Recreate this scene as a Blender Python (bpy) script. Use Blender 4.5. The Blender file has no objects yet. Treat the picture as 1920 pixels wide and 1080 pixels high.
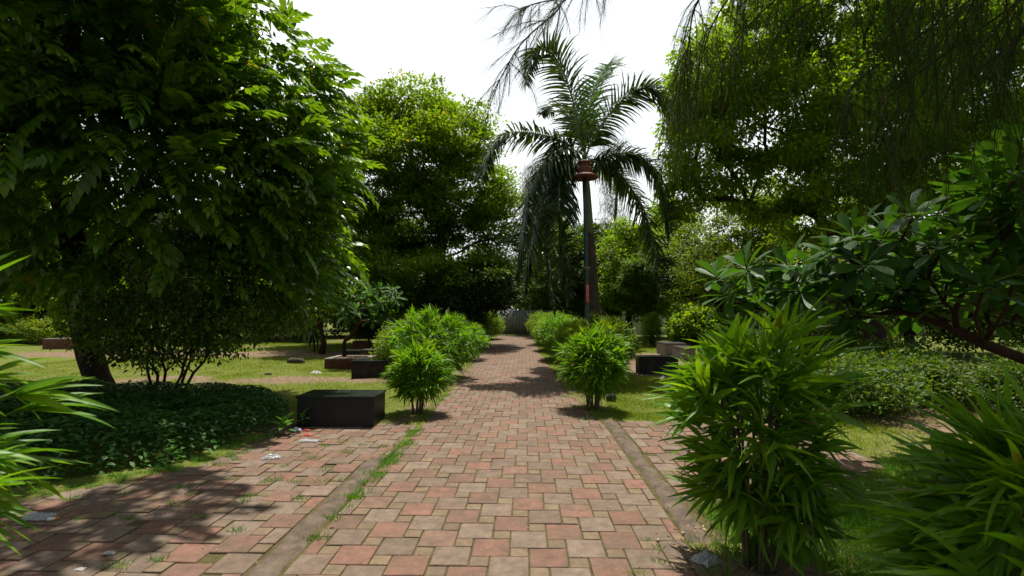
import bpy, math
import numpy as np
from mathutils import Matrix, Vector
S = bpy.context.scene
COL = S.collection
R_ = math.radians
# ------------------------------------------------------------------ camera
F = 930.0
CAM = np.array([0.0, 0.0, 1.5])
PITCH = math.atan(45 / F); YAW = math.atan(25 / F)
cam = bpy.data.cameras.new('camera'); camo = bpy.data.objects.new('camera', cam); COL.objects.link(camo)
cam.sensor_width = 36; cam.lens = 36 * F / 1920; cam.clip_end = 3000; cam.clip_start = 0.05
camo.location = CAM; camo.rotation_euler = (math.pi / 2 + PITCH, 0, YAW)
cam.dof.use_dof = True; cam.dof.focus_distance = 5.0; cam.dof.aperture_fstop = 2.8
S.camera = camo
_cr = np.array((Matrix.Rotation(YAW, 3, 'Z') @ Matrix.Rotation(math.pi / 2 + PITCH, 3, 'X')))
def P(px, py, Y):
    """point at depth Y that stands at picture position px, py"""
    d = _cr @ np.array([(px - 960) / F, (540 - py) / F, -1.0])
    return CAM + d * (Y / d[1])
def G(px, py, z=0.0):
    d = _cr @ np.array([(px - 960) / F, (540 - py) / F, -1.0])
    return CAM + d * ((z - CAM[2]) / d[2])
# ------------------------------------------------------------------ sky, sun, exposure
SUN_EL = R_(75)
hx, hy = 0.12, 0.99                      # towards the sun, on the ground
SUN_ROT = math.atan2(hx, hy)
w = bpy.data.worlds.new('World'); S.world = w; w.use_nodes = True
nt = w.node_tree; nt.nodes.clear()
out = nt.nodes.new('ShaderNodeOutputWorld'); bg = nt.nodes.new('ShaderNodeBackground')
sky = nt.nodes.new('ShaderNodeTexSky'); sky.sky_type = 'NISHITA'; sky.sun_disc = False
sky.sun_elevation = SUN_EL; sky.sun_rotation = SUN_ROT; sky.dust_density = 3.0; sky.air_density = 1.0
tc = nt.nodes.new('ShaderNodeTexCoord'); mp = nt.nodes.new('ShaderNodeMapping'); mp.inputs['Scale'].default_value = (1, 1, 2.5)
ns = nt.nodes.new('ShaderNodeTexNoise'); ns.inputs['Scale'].default_value = 1.6; ns.inputs['Detail'].default_value = 5
cr = nt.nodes.new('ShaderNodeMapRange'); cr.inputs[1].default_value = 0.35; cr.inputs[2].default_value = 0.62
cr.inputs[3].default_value = 0.45; cr.inputs[4].default_value = 0.97
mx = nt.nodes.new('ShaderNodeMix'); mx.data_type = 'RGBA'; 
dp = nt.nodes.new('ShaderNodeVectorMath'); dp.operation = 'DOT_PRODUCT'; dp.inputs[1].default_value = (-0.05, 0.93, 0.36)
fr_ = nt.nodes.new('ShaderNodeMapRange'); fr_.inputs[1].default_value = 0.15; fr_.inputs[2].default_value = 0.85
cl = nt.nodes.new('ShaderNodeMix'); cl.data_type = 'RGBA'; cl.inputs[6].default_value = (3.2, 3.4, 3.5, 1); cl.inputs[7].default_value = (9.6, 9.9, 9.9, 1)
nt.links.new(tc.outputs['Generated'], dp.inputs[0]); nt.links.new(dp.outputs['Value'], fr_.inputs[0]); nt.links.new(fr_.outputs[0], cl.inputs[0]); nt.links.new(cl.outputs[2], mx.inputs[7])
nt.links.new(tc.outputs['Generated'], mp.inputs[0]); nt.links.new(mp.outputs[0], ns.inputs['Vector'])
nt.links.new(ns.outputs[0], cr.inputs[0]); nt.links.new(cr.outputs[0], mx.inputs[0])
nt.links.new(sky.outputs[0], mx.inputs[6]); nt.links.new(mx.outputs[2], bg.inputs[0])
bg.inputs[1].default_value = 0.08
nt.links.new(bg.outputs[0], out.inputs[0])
sl = bpy.data.lights.new('sun', 'SUN'); sl.energy = 4.6; sl.angle = R_(0.6); sl.color = (1.0, 0.95, 0.86)
so = bpy.data.objects.new('sun', sl); COL.objects.link(so)
sd = Vector((hx * math.cos(SUN_EL), hy * math.cos(SUN_EL), math.sin(SUN_EL)))
so.rotation_euler = sd.to_track_quat('Z', 'Y').to_euler(); so.location = (0, 0, 30)
S.view_settings.view_transform = 'Standard'; S.view_settings.look = 'None'
S.view_settings.gamma = 1; S.view_settings.exposure = 0.80
S.cycles.max_bounces = 7; S.cycles.transparent_max_bounces = 8; S.cycles.diffuse_bounces = 3
S.cycles.transmission_bounces = 5; S.cycles.glossy_bounces = 2
try: S.cycles.use_denoising = True
except Exception: pass
# ------------------------------------------------------------------ numpy mesh tools
def norm(v):
    return v / np.maximum(np.linalg.norm(v, axis=-1, keepdims=True), 1e-9)
def frames(d, up):
    x = norm(d); z = up - (up * x).sum(-1, keepdims=True) * x; z = norm(z); y = np.cross(z, x)
    return np.stack([x, y, z], axis=-1)
class Geo:
    def __init__(s): s.v = []; s.f = []; s.m = []; s.n = 0; s.col = []
    def add(s, V, Fs, mat=0):
        V = np.asarray(V, float).reshape(-1, 3)
        if not isinstance(Fs, list): Fs = [Fs]
        for f in Fs:
            f = np.asarray(f, np.int64)
            if len(f): s.f.append(f + s.n); s.m.append(np.full(len(f), mat))
        s.v.append(V); s.n += len(V)
    def inst(s, t, pos, Rm, sc, mat=0):
        tv, Fs = t; N = len(pos)
        if N == 0: return
        sc = np.asarray(sc, float)
        if sc.ndim == 1: sc = np.repeat(sc[:, None], 3, 1)
        V = np.einsum('nij,nmj->nmi', Rm, tv[None] * sc[:, None, :]) + pos[:, None, :]
        off = (np.arange(N) * len(tv))[:, None, None]
        s.add(V, [(f[None] + off).reshape(-1, f.shape[1]) for f in Fs], mat)
    def template(s):
        ks = {}
        for f in s.f: ks.setdefault(f.shape[1], []).append(f)
        return (np.concatenate(s.v), [np.concatenate(a) for a in ks.values()])
    def build(s, name, mats, parent=None, smooth=True):
        me = bpy.data.meshes.new(name)
        V = np.concatenate(s.v)
        me.vertices.add(len(V)); me.vertices.foreach_set('co', V.astype(np.float32).ravel())
        tot = np.concatenate([np.full(len(f), f.shape[1]) for f in s.f])
        idx = np.concatenate([f.ravel() for f in s.f]); st = np.concatenate([[0], np.cumsum(tot)[:-1]])
        me.loops.add(len(idx)); me.loops.foreach_set('vertex_index', idx.astype(np.int32))
        me.polygons.add(len(tot)); me.polygons.foreach_set('loop_start', st.astype(np.int32))
        me.polygons.foreach_set('material_index', np.concatenate(s.m).astype(np.int32))
        me.polygons.foreach_set('use_smooth', np.full(len(tot), smooth))
        for m in (mats if isinstance(mats, list) else [mats]): me.materials.append(m)
        me.update(calc_edges=True)
        o = bpy.data.objects.new(name, me); COL.objects.link(o)
        if parent is not None: o.parent = parent
        return o
def tag(o, label=None, cat=None, group=None, kind=None):
    if label: o['label'] = label
    if cat: o['category'] = cat
    if group: o['group'] = group
    if kind: o['kind'] = kind
    return o
def thing(name, label, cat, loc=(0, 0, 0), rz=0, group=None):
    o = bpy.data.objects.new(name, None); COL.objects.link(o); o.location = loc; o.rotation_euler = (0, 0, rz)
    o.empty_display_size = 0.1
    return tag(o, label, cat, group)
def dup(root, loc, rz=0, sc=1.0, label=None, group=None, name=None):
    r = root.copy(); COL.objects.link(r); r.location = loc; r.rotation_euler = (0, 0, rz)
    r.scale = (sc,) * 3 if np.isscalar(sc) else sc
    if label: r['label'] = label
    if group: r['group'] = group
    for ch in list(root.children):
        c = ch.copy(); COL.objects.link(c); c.parent = r
        for g in list(ch.children):
            d = g.copy(); COL.objects.link(d); d.parent = c
    return r
def tube(pts, rad, n=7, cap=True):
    pts = np.asarray(pts, float); k = len(pts); rad = np.broadcast_to(np.asarray(rad, float), (k,))
    t = norm(np.gradient(pts, axis=0)); ref = np.array([0.31, 0.17, 0.93])
    if abs(t[0] @ ref) > 0.9: ref = np.array([1.0, 0.1, 0])
    a = norm(np.cross(t, ref)); b = np.cross(t, a)
    th = np.linspace(0, 2 * math.pi, n, endpoint=False)
    V = pts[:, None] + rad[:, None, None] * (np.cos(th)[None, :, None] * a[:, None] + np.sin(th)[None, :, None] * b[:, None])
    i = np.arange(k - 1)[:, None] * n; j = np.arange(n)[None]; j2 = (j + 1) % n
    Fq = np.stack([i + j, i + j2, i + n + j2, i + n + j], -1).reshape(-1, 4)
    V = V.reshape(-1, 3); Fs = [Fq]
    if cap: Fs += [np.arange(n)[None, ::-1], (np.arange(n) + (k - 1) * n)[None]]
    return V, Fs
def smoothpath(pts, n=16):
    """Catmull-Rom through points"""
    p = np.asarray(pts, float); p = np.vstack([2 * p[0] - p[1], p, 2 * p[-1] - p[-2]]); m = len(p) - 3
    o = []
    for u in np.linspace(0, m - 1e-6, n):
        i = int(u); t = u - i; a, b, c, d = p[i:i + 4]
        o.append(0.5 * ((2 * b) + (c - a) * t + (2 * a - 5 * b + 4 * c - d) * t * t + (-a + 3 * b - 3 * c + d) * t ** 3))
    return np.array(o)
def blade(n, wd, prof=None, fold=0.15, droop=0.0):
    """leaf along x, width wd, n segments"""
    prof = prof or (lambda u: math.sin(math.pi * u ** 0.8) ** 0.8)
    V = [(0, 0, 0)]
    for k in range(1, n):
        u = k / n; h = wd / 2 * prof(u); z = -droop * u * u; x = u * (1 - 0.25 * droop * u)
        V += [(x, h, z + fold * h), (x, 0, z), (x, -h, z + fold * h)]
    V.append((1 - 0.25 * droop, 0, -droop)); last = len(V) - 1
    T = [(0, 2, 1), (0, 3, 2)]; Q = []
    for k in range(1, n - 1):
        a = 1 + 3 * (k - 1); b = a + 3
        Q += [(a, a + 1, b + 1, b), (a + 1, a + 2, b + 2, b + 1)]
    a = last - 3; T += [(a, a + 1, last), (a + 1, a + 2, last)]
    return (np.array(V, float), [np.array(T)] + ([np.array(Q)] if Q else []))
def diamond(wd=0.5, fold=0.25):
    return (np.array([(0, 0, 0), (0.45, wd / 2, fold * wd / 2), (1, 0, -0.08), (0.45, -wd / 2, fold * wd / 2)], float),
            [np.array([(0, 3, 2), (0, 2, 1)])])
def box(g, x0, x1, y0, y1, z0, z1, mat=0, bev=0.0):
    c = np.array([(x0 + x1) / 2, (y0 + y1) / 2, (z0 + z1) / 2]); h = np.array([x1 - x0, y1 - y0, z1 - z0]) / 2
    b = min(bev, h.min() * 0.45)
    if b <= 0:
        V = [(sx, sy, sz) for sz in (-1, 1) for sy in (-1, 1) for sx in (-1, 1)]
        g.add(np.array(V) * h + c, np.array([(0, 2, 3, 1), (4, 5, 7, 6), (0, 1, 5, 4), (2, 6, 7, 3), (0, 4, 6, 2), (1, 3, 7, 5)]), mat); return
    V = []; ix = {}
    for sx in (-1, 1):
        for sy in (-1, 1):
            for sz in (-1, 1):
                s = np.array([sx, sy, sz])
                for a in range(3):
                    q = s * (h - b); q[a] = s[a] * h[a]; ix[(sx, sy, sz, a)] = len(V); V.append(q + c)
    Q = []; T = []
    for a in range(3):
        o1, o2 = [i for i in range(3) if i != a]
        for sg in (-1, 1):
            q = []
            for (p1, p2) in ((-1, -1), (1, -1), (1, 1), (-1, 1)):
                k = [0, 0, 0]; k[a] = sg; k[o1] = p1; k[o2] = p2; q.append(ix[(*k, a)])
            fl = (sg < 0) ^ (a == 1); Q.append(q[::-1] if fl else q)
    for a in range(3):                           # edge bevels along axis a
        o1, o2 = [i for i in range(3) if i != a]
        for p1 in (-1, 1):
            for p2 in (-1, 1):
                q = []
                for (s_, ax) in ((-1, o1), (1, o1), (1, o2), (-1, o2)):
                    k = [0, 0, 0]; k[a] = s_; k[o1] = p1; k[o2] = p2; q.append(ix[(*k, ax)])
                Q.append(q)
    for sx in (-1, 1):
        for sy in (-1, 1):
            for sz in (-1, 1): T.append([ix[(sx, sy, sz, a)] for a in range(3)])
    g.add(V, [np.array(Q), np.array(T)], mat)
def lathe(prof, n=24):
    th = np.linspace(0, 2 * math.pi, n, endpoint=False)
    V = np.array([(r * math.cos(t), r * math.sin(t), z) for r, z in prof for t in th])
    k = len(prof); i = np.arange(k - 1)[:, None] * n; j = np.arange(n)[None]; j2 = (j + 1) % n
    return V, [np.stack([i + j, i + j2, i + n + j2, i + n + j], -1).reshape(-1, 4)]
def vnoise(x, y, s, seed=0):
    """smooth value noise 0..1"""
    x = np.asarray(x, float) / s + 1000; y = np.asarray(y, float) / s + 1000
    i = np.floor(x).astype(int); j = np.floor(y).astype(int); u = x - i; v = y - j
    u = u * u * (3 - 2 * u); v = v * v * (3 - 2 * v)
    h = lambda a, b: (np.sin(a * 127.1 + b * 311.7 + seed * 74.7) * 43758.5453) % 1.0
    return (h(i, j) * (1 - u) + h(i + 1, j) * u) * (1 - v) + (h(i, j + 1) * (1 - u) + h(i + 1, j + 1) * u) * v
# ------------------------------------------------------------------ materials
def mat(name):
    m = bpy.data.materials.new(name); m.use_nodes = True; t = m.node_tree
    return m, t, t.nodes['Principled BSDF'], t.nodes['Material Output']
def ramp(t, cols):
    r = t.nodes.new('ShaderNodeValToRGB'); e = r.color_ramp.elements
    while len(e) < len(cols): e.new(0.5)
    for k, c in enumerate(cols): e[k].position = k / max(1, len(cols) - 1); e[k].color = (*c, 1)
    return r
def leafmat(name, cols, tr=0.3, rough=0.42, spec=0.5, patch=2.0, tcol=None, odd=.018):
    m, t, b, o = mat(name)
    g = t.nodes.new('ShaderNodeNewGeometry'); r = ramp(t, cols)
    n = t.nodes.new('ShaderNodeTexNoise'); n.inputs['Scale'].default_value = patch; n.inputs['Detail'].default_value = 2
    tc = t.nodes.new('ShaderNodeTexCoord'); t.links.new(tc.outputs['Object'], n.inputs['Vector'])
    a = t.nodes.new('ShaderNodeMath'); a.operation = 'MULTIPLY_ADD'; a.inputs[1].default_value = 0.62
    s = t.nodes.new('ShaderNodeMath'); s.operation = 'MULTIPLY_ADD'; s.inputs[1].default_value = 0.9; s.inputs[2].default_value = -0.27
    t.links.new(n.outputs[0], s.inputs[0]); t.links.new(g.outputs['Random Per Island'], a.inputs[0]); t.links.new(s.outputs[0], a.inputs[2])
    t.links.new(a.outputs[0], r.inputs[0])
    gt = t.nodes.new('ShaderNodeMath'); gt.operation = 'GREATER_THAN'; gt.inputs[1].default_value = 1 - odd
    xo = t.nodes.new('ShaderNodeMix'); xo.data_type = 'RGBA'; xo.inputs[7].default_value = (.20, .17, .035, 1)
    t.links.new(g.outputs['Random Per Island'], gt.inputs[0]); t.links.new(gt.outputs[0], xo.inputs[0]); t.links.new(r.outputs[0], xo.inputs[6]); rc = xo.outputs[2]
    t.links.new(rc, b.inputs['Base Color']); b.inputs['Roughness'].default_value = rough
    b.inputs['Specular IOR Level'].default_value = spec
    tl = t.nodes.new('ShaderNodeBsdfTranslucent'); mc = t.nodes.new('ShaderNodeMix'); mc.data_type = 'RGBA'; mc.blend_type = 'MULTIPLY'
    mc.inputs[0].default_value = 1; mc.inputs[7].default_value = (*(tcol or (2.0, 1.75, 0.55)), 1)
    mc.clamp_result = False
    t.links.new(rc, mc.inputs[6]); t.links.new(mc.outputs[2], tl.inputs[0])
    ms = t.nodes.new('ShaderNodeMixShader'); ms.inputs[0].default_value = tr
    t.links.new(b.outputs[0], ms.inputs[1]); t.links.new(tl.outputs[0], ms.inputs[2]); t.links.new(ms.outputs[0], o.inputs[0])
    return m
def solid(name, cols, rough=0.7, spec=0.4, scale=6, bump=0.2, bscale=40, stretch=(1, 1, 1), island=False, metallic=0, dist=0.01, dirt=None, stain=0):
    m, t, b, o = mat(name)
    tc = t.nodes.new('ShaderNodeTexCoord'); mp = t.nodes.new('ShaderNodeMapping'); mp.inputs['Scale'].default_value = stretch
    t.links.new(tc.outputs['Object'], mp.inputs[0])
    n = t.nodes.new('ShaderNodeTexNoise'); n.inputs['Scale'].default_value = scale; n.inputs['Detail'].default_value = 6
    n.inputs['Roughness'].default_value = 0.65
    t.links.new(mp.outputs[0], n.inputs['Vector']); r = ramp(t, cols)
    mr = t.nodes.new('ShaderNodeMapRange'); mr.inputs[1].default_value = 0.3; mr.inputs[2].default_value = 0.7
    t.links.new(n.outputs[0], mr.inputs[0])
    if island:
        g = t.nodes.new('ShaderNodeNewGeometry'); a = t.nodes.new('ShaderNodeMath'); a.operation = 'MULTIPLY_ADD'
        a.inputs[1].default_value = 0.6; k = t.nodes.new('ShaderNodeMath'); k.operation = 'MULTIPLY'; k.inputs[1].default_value = 0.45
        t.links.new(mr.outputs[0], k.inputs[0]); t.links.new(g.outputs['Random Per Island'], a.inputs[0]); t.links.new(k.outputs[0], a.inputs[2])
        t.links.new(a.outputs[0], r.inputs[0])
    else: t.links.new(mr.outputs[0], r.inputs[0])
    col = r.outputs[0]
    if dirt:
        nd = t.nodes.new('ShaderNodeTexNoise'); nd.inputs['Scale'].default_value = dirt[1]; nd.inputs['Detail'].default_value = 9; nd.inputs['Roughness'].default_value = .72
        md = t.nodes.new('ShaderNodeMapRange'); md.inputs[1].default_value = .42; md.inputs[2].default_value = .72; md.inputs[4].default_value = dirt[2]
        xd = t.nodes.new('ShaderNodeMix'); xd.data_type = 'RGBA'; xd.inputs[7].default_value = (*dirt[0], 1)
        t.links.new(tc.outputs['Object'], nd.inputs['Vector']); t.links.new(nd.outputs[0], md.inputs[0]); t.links.new(md.outputs[0], xd.inputs[0])
        t.links.new(col, xd.inputs[6]); col = xd.outputs[2]
    if stain:
        nd = t.nodes.new('ShaderNodeTexNoise'); nd.inputs['Scale'].default_value = 11; nd.inputs['Detail'].default_value = 10; nd.inputs['Roughness'].default_value = .8
        md = t.nodes.new('ShaderNodeMapRange'); md.inputs[1].default_value = .38; md.inputs[2].default_value = .62; md.inputs[3].default_value = stain; md.inputs[4].default_value = 0
        xd = t.nodes.new('ShaderNodeMix'); xd.data_type = 'RGBA'; xd.inputs[7].default_value = (.055, .045, .033, 1)
        t.links.new(tc.outputs['Object'], nd.inputs['Vector']); t.links.new(nd.outputs[0], md.inputs[0]); t.links.new(md.outputs[0], xd.inputs[0])
        t.links.new(col, xd.inputs[6]); col = xd.outputs[2]
    t.links.new(col, b.inputs['Base Color']); b.inputs['Roughness'].default_value = rough
    b.inputs['Specular IOR Level'].default_value = spec; b.inputs['Metallic'].default_value = metallic
    if bump:
        n2 = t.nodes.new('ShaderNodeTexNoise'); n2.inputs['Scale'].default_value = bscale; n2.inputs['Detail'].default_value = 5
        t.links.new(mp.outputs[0], n2.inputs['Vector']); bp = t.nodes.new('ShaderNodeBump'); bp.inputs['Strength'].default_value = bump
        bp.inputs['Distance'].default_value = dist
        t.links.new(n2.outputs[0], bp.inputs['Height']); t.links.new(bp.outputs[0], b.inputs['Normal'])
    return m
M = {}
M['bark'] = solid('bark_dark', [(.012, .009, .007), (.032, .024, .018), (.055, .042, .032)], 0.9, 0.15, 5, 0.8, 22, (1, 1, .3), dist=.03)
M['bark_red'] = solid('bark_red', [(.028, .014, .009), (.06, .030, .020)], 0.9, 0.15, 6, 0.6, 25, (1, 1, .4))
M['bark_grey'] = solid('bark_grey', [(.07, .055, .045), (.16, .13, .11)], 0.85, 0.2, 9, 0.5, 35, (1, 1, .5))
M['left'] = leafmat('leaf_pinnate', [(.032, .082, .006), (.080, .17, .010), (.16, .28, .014)], .42, .33, .5, 1.2, odd=.006)
M['ficus'] = leafmat('leaf_small_tree', [(.022, .058, .006), (.05, .115, .009), (.30, .34, .02)], .4, .42, .35, 1.6, odd=.004)
M['centre'] = leafmat('leaf_centre_tree', [(.048, .10, .006), (.095, .18, .010), (.17, .265, .014)], .48, .55, .2, .8)
M['right'] = leafmat('leaf_right_tree', [(.055, .12, .006), (.105, .20, .010), (.19, .29, .014)], .56, .5, .25, 1.2)
M['dark'] = leafmat('leaf_dark', [(.012, .026, .005), (.022, .045, .007), (.04, .075, .010)], .25, .55, .2, .7)
M['mid'] = leafmat('leaf_mid', [(.03, .065, .007), (.055, .11, .010), (.10, .165, .016)], .38, .55, .25, .8)
M['bright'] = leafmat('leaf_bright', [(.06, .11, .008), (.11, .17, .012), (.16, .22, .018)], .45, .55, .25, .8)
M['bamboo'] = leafmat('leaf_bamboo', [(.045, .13, .005), (.085, .205, .008), (.16, .29, .012)], .44, .42, .28, 2.5, odd=.008)
M['hedge'] = leafmat('leaf_hedge', [(.06, .13, .006), (.11, .20, .009), (.18, .27, .014)], .42, .5, .2, 2)
M['plum'] = leafmat('leaf_frangipani', [(.016, .056, .007), (.03, .092, .010), (.055, .14, .014)], .34, .5, .22, 2, odd=.003)
M['palm'] = leafmat('leaf_palm', [(.016, .036, .008), (.028, .06, .011), (.05, .09, .016)], .25, .38, .4, 2)
M['palmy'] = leafmat('leaf_palm_young', [(.04, .11, .014), (.07, .17, .02)], .35, .38, .5, 2)
M['casu'] = leafmat('needle_green', [(.016, .040, .006), (.028, .058, .009), (.06, .085, .018)], .35, .7, .1, 3, odd=.04)
M['cover'] = leafmat('leaf_cover', [(.022, .07, .012), (.036, .11, .017), (.06, .155, .022)], .28, .42, .3, 3, odd=.002)
M['grass'] = leafmat('grass_blade', [(.10, .16, .012), (.16, .23, .016), (.22, .27, .03), (.30, .26, .09)], .4, .5, .2, .9, (1.5, 1.5, .6))
M['weed'] = leafmat('weed_blade', [(.04, .13, .01), (.07, .2, .02), (.13, .26, .03)], .35, .5, .25, 3)
M['cane'] = solid('cane_stem', [(.03, .035, .012), (.09, .08, .035)], .6, .4, 12, .2, 60)
M['granite'] = solid('black_granite', [(.006, .007, .007), (.011, .012, .012), (.02, .021, .021)], .42, .25, 60, .03, 300, dirt=((.035, .03, .025), 3.0, .25))
M['granite_top'] = solid('polished_black_granite', [(.008, .010, .010), (.016, .019, .018), (.03, .034, .03)], .24, .35, 14, .03, 200)
M['granite_dusty'] = solid('dusty_dark_granite', [(.012, .010, .010), (.03, .024, .02), (.045, .036, .03)], .7, .2, 8, .1, 60)
M['redstone'] = solid('red_granite', [(.05, .014, .009), (.10, .028, .016), (.14, .045, .026)], .55, .35, 9, .12, 60)
M['greystone'] = solid('grey_stone', [(.13, .115, .10), (.22, .2, .17)], .75, .3, 9, .25, 50)
M['tilered'] = solid('red_paver', [(.12, .075, .056), (.18, .098, .070), (.22, .112, .080), (.20, .13, .098)], .92, .15, 6, .7, 120, island=True, dist=.006, dirt=((.115, .088, .062), 1.7, .9), stain=.55)
M['tilegrey'] = solid('grey_paver', [(.11, .08, .06), (.165, .12, .088), (.205, .155, .116), (.21, .14, .108)], .92, .15, 6, .7, 120, island=True, dist=.006, dirt=((.135, .088, .066), 1.3, .8), stain=.55)
M['tileyel'] = solid('yellow_paver', [(.14, .10, .062), (.185, .132, .082), (.225, .165, .098)], .92, .15, 9, .7, 120, island=True, dist=.006, dirt=((.115, .088, .062), 1.4, .8), stain=.5)
M['kerb'] = solid('worn_kerb_concrete', [(.05, .038, .028), (.105, .075, .055), (.16, .12, .09)], .9, .2, 7, .7, 45, dist=.015, stain=.4)
M['lampgreen'] = solid('dark_green_paint', [(.006, .035, .030), (.012, .055, .045)], .4, .5, 10, .05, 60)
M['lampred'] = solid('brick_red_paint', [(.09, .022, .016), (.15, .036, .026)], .6, .3, 14, .1, 60)
M['signred'] = solid('red_sign', [(.45, .01, .02), (.55, .015, .03)], .5, .4, 5, 0)
M['white'] = solid('white_paint', [(.6, .58, .55), (.75, .73, .7)], .7, .3, 5, 0)
M['wall'] = solid('pale_wall', [(.42, .42, .42), (.6, .6, .6)], .9, .2, 2, .1, 20)
M['metal'] = solid('corrugated_metal', [(.17, .175, .17), (.25, .255, .25)], .6, .3, 3, .05, 20)
M['rock'] = solid('rock', [(.04, .036, .03), (.09, .08, .065)], .95, .1, 8, .9, 20, dist=.03)
M['soil'] = solid('soil', [(.06, .035, .022), (.14, .085, .055)], .95, .1, 10, .8, 40, dist=.02)
M['litter'] = solid('dry_leaf', [(.09, .045, .02), (.22, .13, .06), (.4, .3, .17)], .85, .2, 3, .1, 40, island=True)
# ------------------------------------------------------------------ ground layout
def poly_in(x, y, poly):
    x = np.asarray(x, float); y = np.asarray(y, float); c = np.zeros(x.shape, bool); n = len(poly)
    for i in range(n):
        x0, y0 = poly[i]; x1, y1 = poly[(i + 1) % n]
        c ^= ((y0 > y) != (y1 > y)) & (x < (x1 - x0) * (y - y0) / (y1 - y0 + 1e-12) + x0)
    return c
PATH = [(-1.40, -3), (1.06, -3), (1.06, 6.6), (.78, 9), (.72, 12), (.55, 18), (.35, 31.5), (-1.75, 31.5), (-1.62, 20), (-1.5, 12), (-1.40, 7.3)]
SIDE_L = [(-1.62, -3), (-1.62, 5.15), (-1.42, 5.15), (-1.42, 6.6), (-1.62, 6.75), (-3.3, 6.6), (-3.12, 5.6), (-3.2, 4.9), (-3.7, 4.3), (-4.3, 3.6), (-6.5, -3)]
SIDE_R = [(1.26, 4.0), (1.9, 3.9), (2.6, 4.3), (3.5, 5.0), (3.6, 6.9), (1.26, 7.0)]
MOUND = [(-3.25, 6.75), (-3.3, 5.5), (-3.5, 4.85), (-4.1, 4.35), (-4.9, 3.7), (-7.5, 2.2), (-12, 3), (-12, 8.0), (-8, 8.7), (-5.2, 8.8), (-3.9, 8.1)]
def paved(x, y): return poly_in(x, y, [(-1.66, -3), (-1.36, -3), (-1.36, 5.5), (-1.66, 5.5)]) | poly_in(x, y, [(1.0, 3.3), (1.3, 3.3), (1.3, 7.0), (1.0, 7.0)]) | poly_in(x, y, PATH) | poly_in(x, y, SIDE_L) | poly_in(x, y, SIDE_R)
def grassiness(x, y):
    n1 = vnoise(x, y, 1.1, 1); n2 = vnoise(x, y, .35, 2); n3 = vnoise(x, y, 3.0, 3)
    g = 0.78 + 0.5 * (n1 - .5) + .45 * (n2 - .5) + .3 * (n3 - .5)
    wob = (n1 - .5) * .9
    band = lambda v, a, b, s: np.clip((v - a) / s, 0, 1) * np.clip((b - v) / s, 0, 1)
    g = g - .6 * band(y + wob, 10.3, 11.6, .5) * band(x, -9.5, -1.2, .8)
    g = g - .65 * band(y + wob * 2, 15.6, 19.4, 1.2) * band(x, -30, -3.2, .8)
    g = g - .9 * band(y + wob, 11.3, 18.5, .8) * band(x, 1.6, 8, .7)
    g = g - .35 * band(x, -1.95, -1.3, .25) * band(y, 6.5, 30, .5)
    g = g - .6 * band(x + wob * .3, .3, 1.5, .25) * band(y, 7.2, 12, .5)
    g = g - .55 * band(x + wob, 4.2, 12, .8) * band(y, 5, 12, 1)
    g = g - .8 * band(x + wob * .4, .9, 1.75, .2) * band(y, 1.5, 3.2, .3)
    return np.clip(g, 0, 1)
def groundz(x, y):
    p = paved(x, y)
    z = np.where(p, -.009, -.002 + .03 * (vnoise(x, y, .8, 5) - .35) + .012 * (vnoise(x, y, .2, 6) - .5))
    far = np.clip((np.hypot(x, y) - 40) / 40, 0, 1)
    return z * (1 - far)
def cax(dense0, dense1, st, lim):
    mid = np.arange(dense0, dense1 + 1e-6, st); o = []
    d = st; v = dense1
    while v < lim: d *= 1.25; v += d; o.append(v)
    o2 = []; d = st; v = dense0
    while v > -lim: d *= 1.25; v -= d; o2.append(v)
    return np.concatenate([o2[::-1], mid, o])
gx = cax(-12, 9, .1, 600); gy = cax(-1, 26, .1, 600)
X, Y = np.meshgrid(gx, gy); nx, ny = len(gx), len(gy)
g = Geo(); i = (np.arange(ny - 1)[:, None] * nx + np.arange(nx - 1)[None]).ravel()
g.add(np.stack([X, Y, groundz(X, Y)], -1), np.stack([i, i + 1, i + nx + 1, i + nx], -1))
m, t, b, o = mat('ground_soil_and_turf')
at = t.nodes.new('ShaderNodeAttribute'); at.attribute_name = 'grassy'
ap = t.nodes.new('ShaderNodeAttribute'); ap.attribute_name = 'joint'
tc = t.nodes.new('ShaderNodeTexCoord')
n1 = t.nodes.new('ShaderNodeTexNoise'); n1.inputs['Scale'].default_value = 9; n1.inputs['Detail'].default_value = 8; n1.inputs['Roughness'].default_value = .7
t.links.new(tc.outputs['Object'], n1.inputs['Vector'])
rd = ramp(t, [(.07, .045, .028), (.145, .10, .063), (.24, .18, .115)]); rg = ramp(t, [(.045, .065, .012), (.09, .11, .018), (.15, .15, .04)])
rj = ramp(t, [(.035, .035, .014), (.07, .06, .025), (.11, .085, .04)])
mr = t.nodes.new('ShaderNodeMapRange'); mr.inputs[1].default_value = .3; mr.inputs[2].default_value = .7
t.links.new(n1.outputs[0], mr.inputs[0])
for r in (rd, rg, rj): t.links.new(mr.outputs[0], r.inputs[0])
mm = t.nodes.new('ShaderNodeMix'); mm.data_type = 'RGBA'; ad = t.nodes.new('ShaderNodeMath'); ad.operation = 'ADD'
sb = t.nodes.new('ShaderNodeMath'); sb.operation = 'SUBTRACT'; sb.inputs[1].default_value = .5
t.links.new(n1.outputs[0], sb.inputs[0]); t.links.new(at.outputs['Fac'], ad.inputs[0]); t.links.new(sb.outputs[0], ad.inputs[1])
st_ = t.nodes.new('ShaderNodeMapRange'); st_.inputs[1].default_value = .3; st_.inputs[2].default_value = .6
t.links.new(ad.outputs[0], st_.inputs[0]); t.links.new(st_.outputs[0], mm.inputs[0])
t.links.new(rd.outputs[0], mm.inputs[6]); t.links.new(rg.outputs[0], mm.inputs[7])
mj = t.nodes.new('ShaderNodeMix'); mj.data_type = 'RGBA'; t.links.new(ap.outputs['Fac'], mj.inputs[0])
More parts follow.
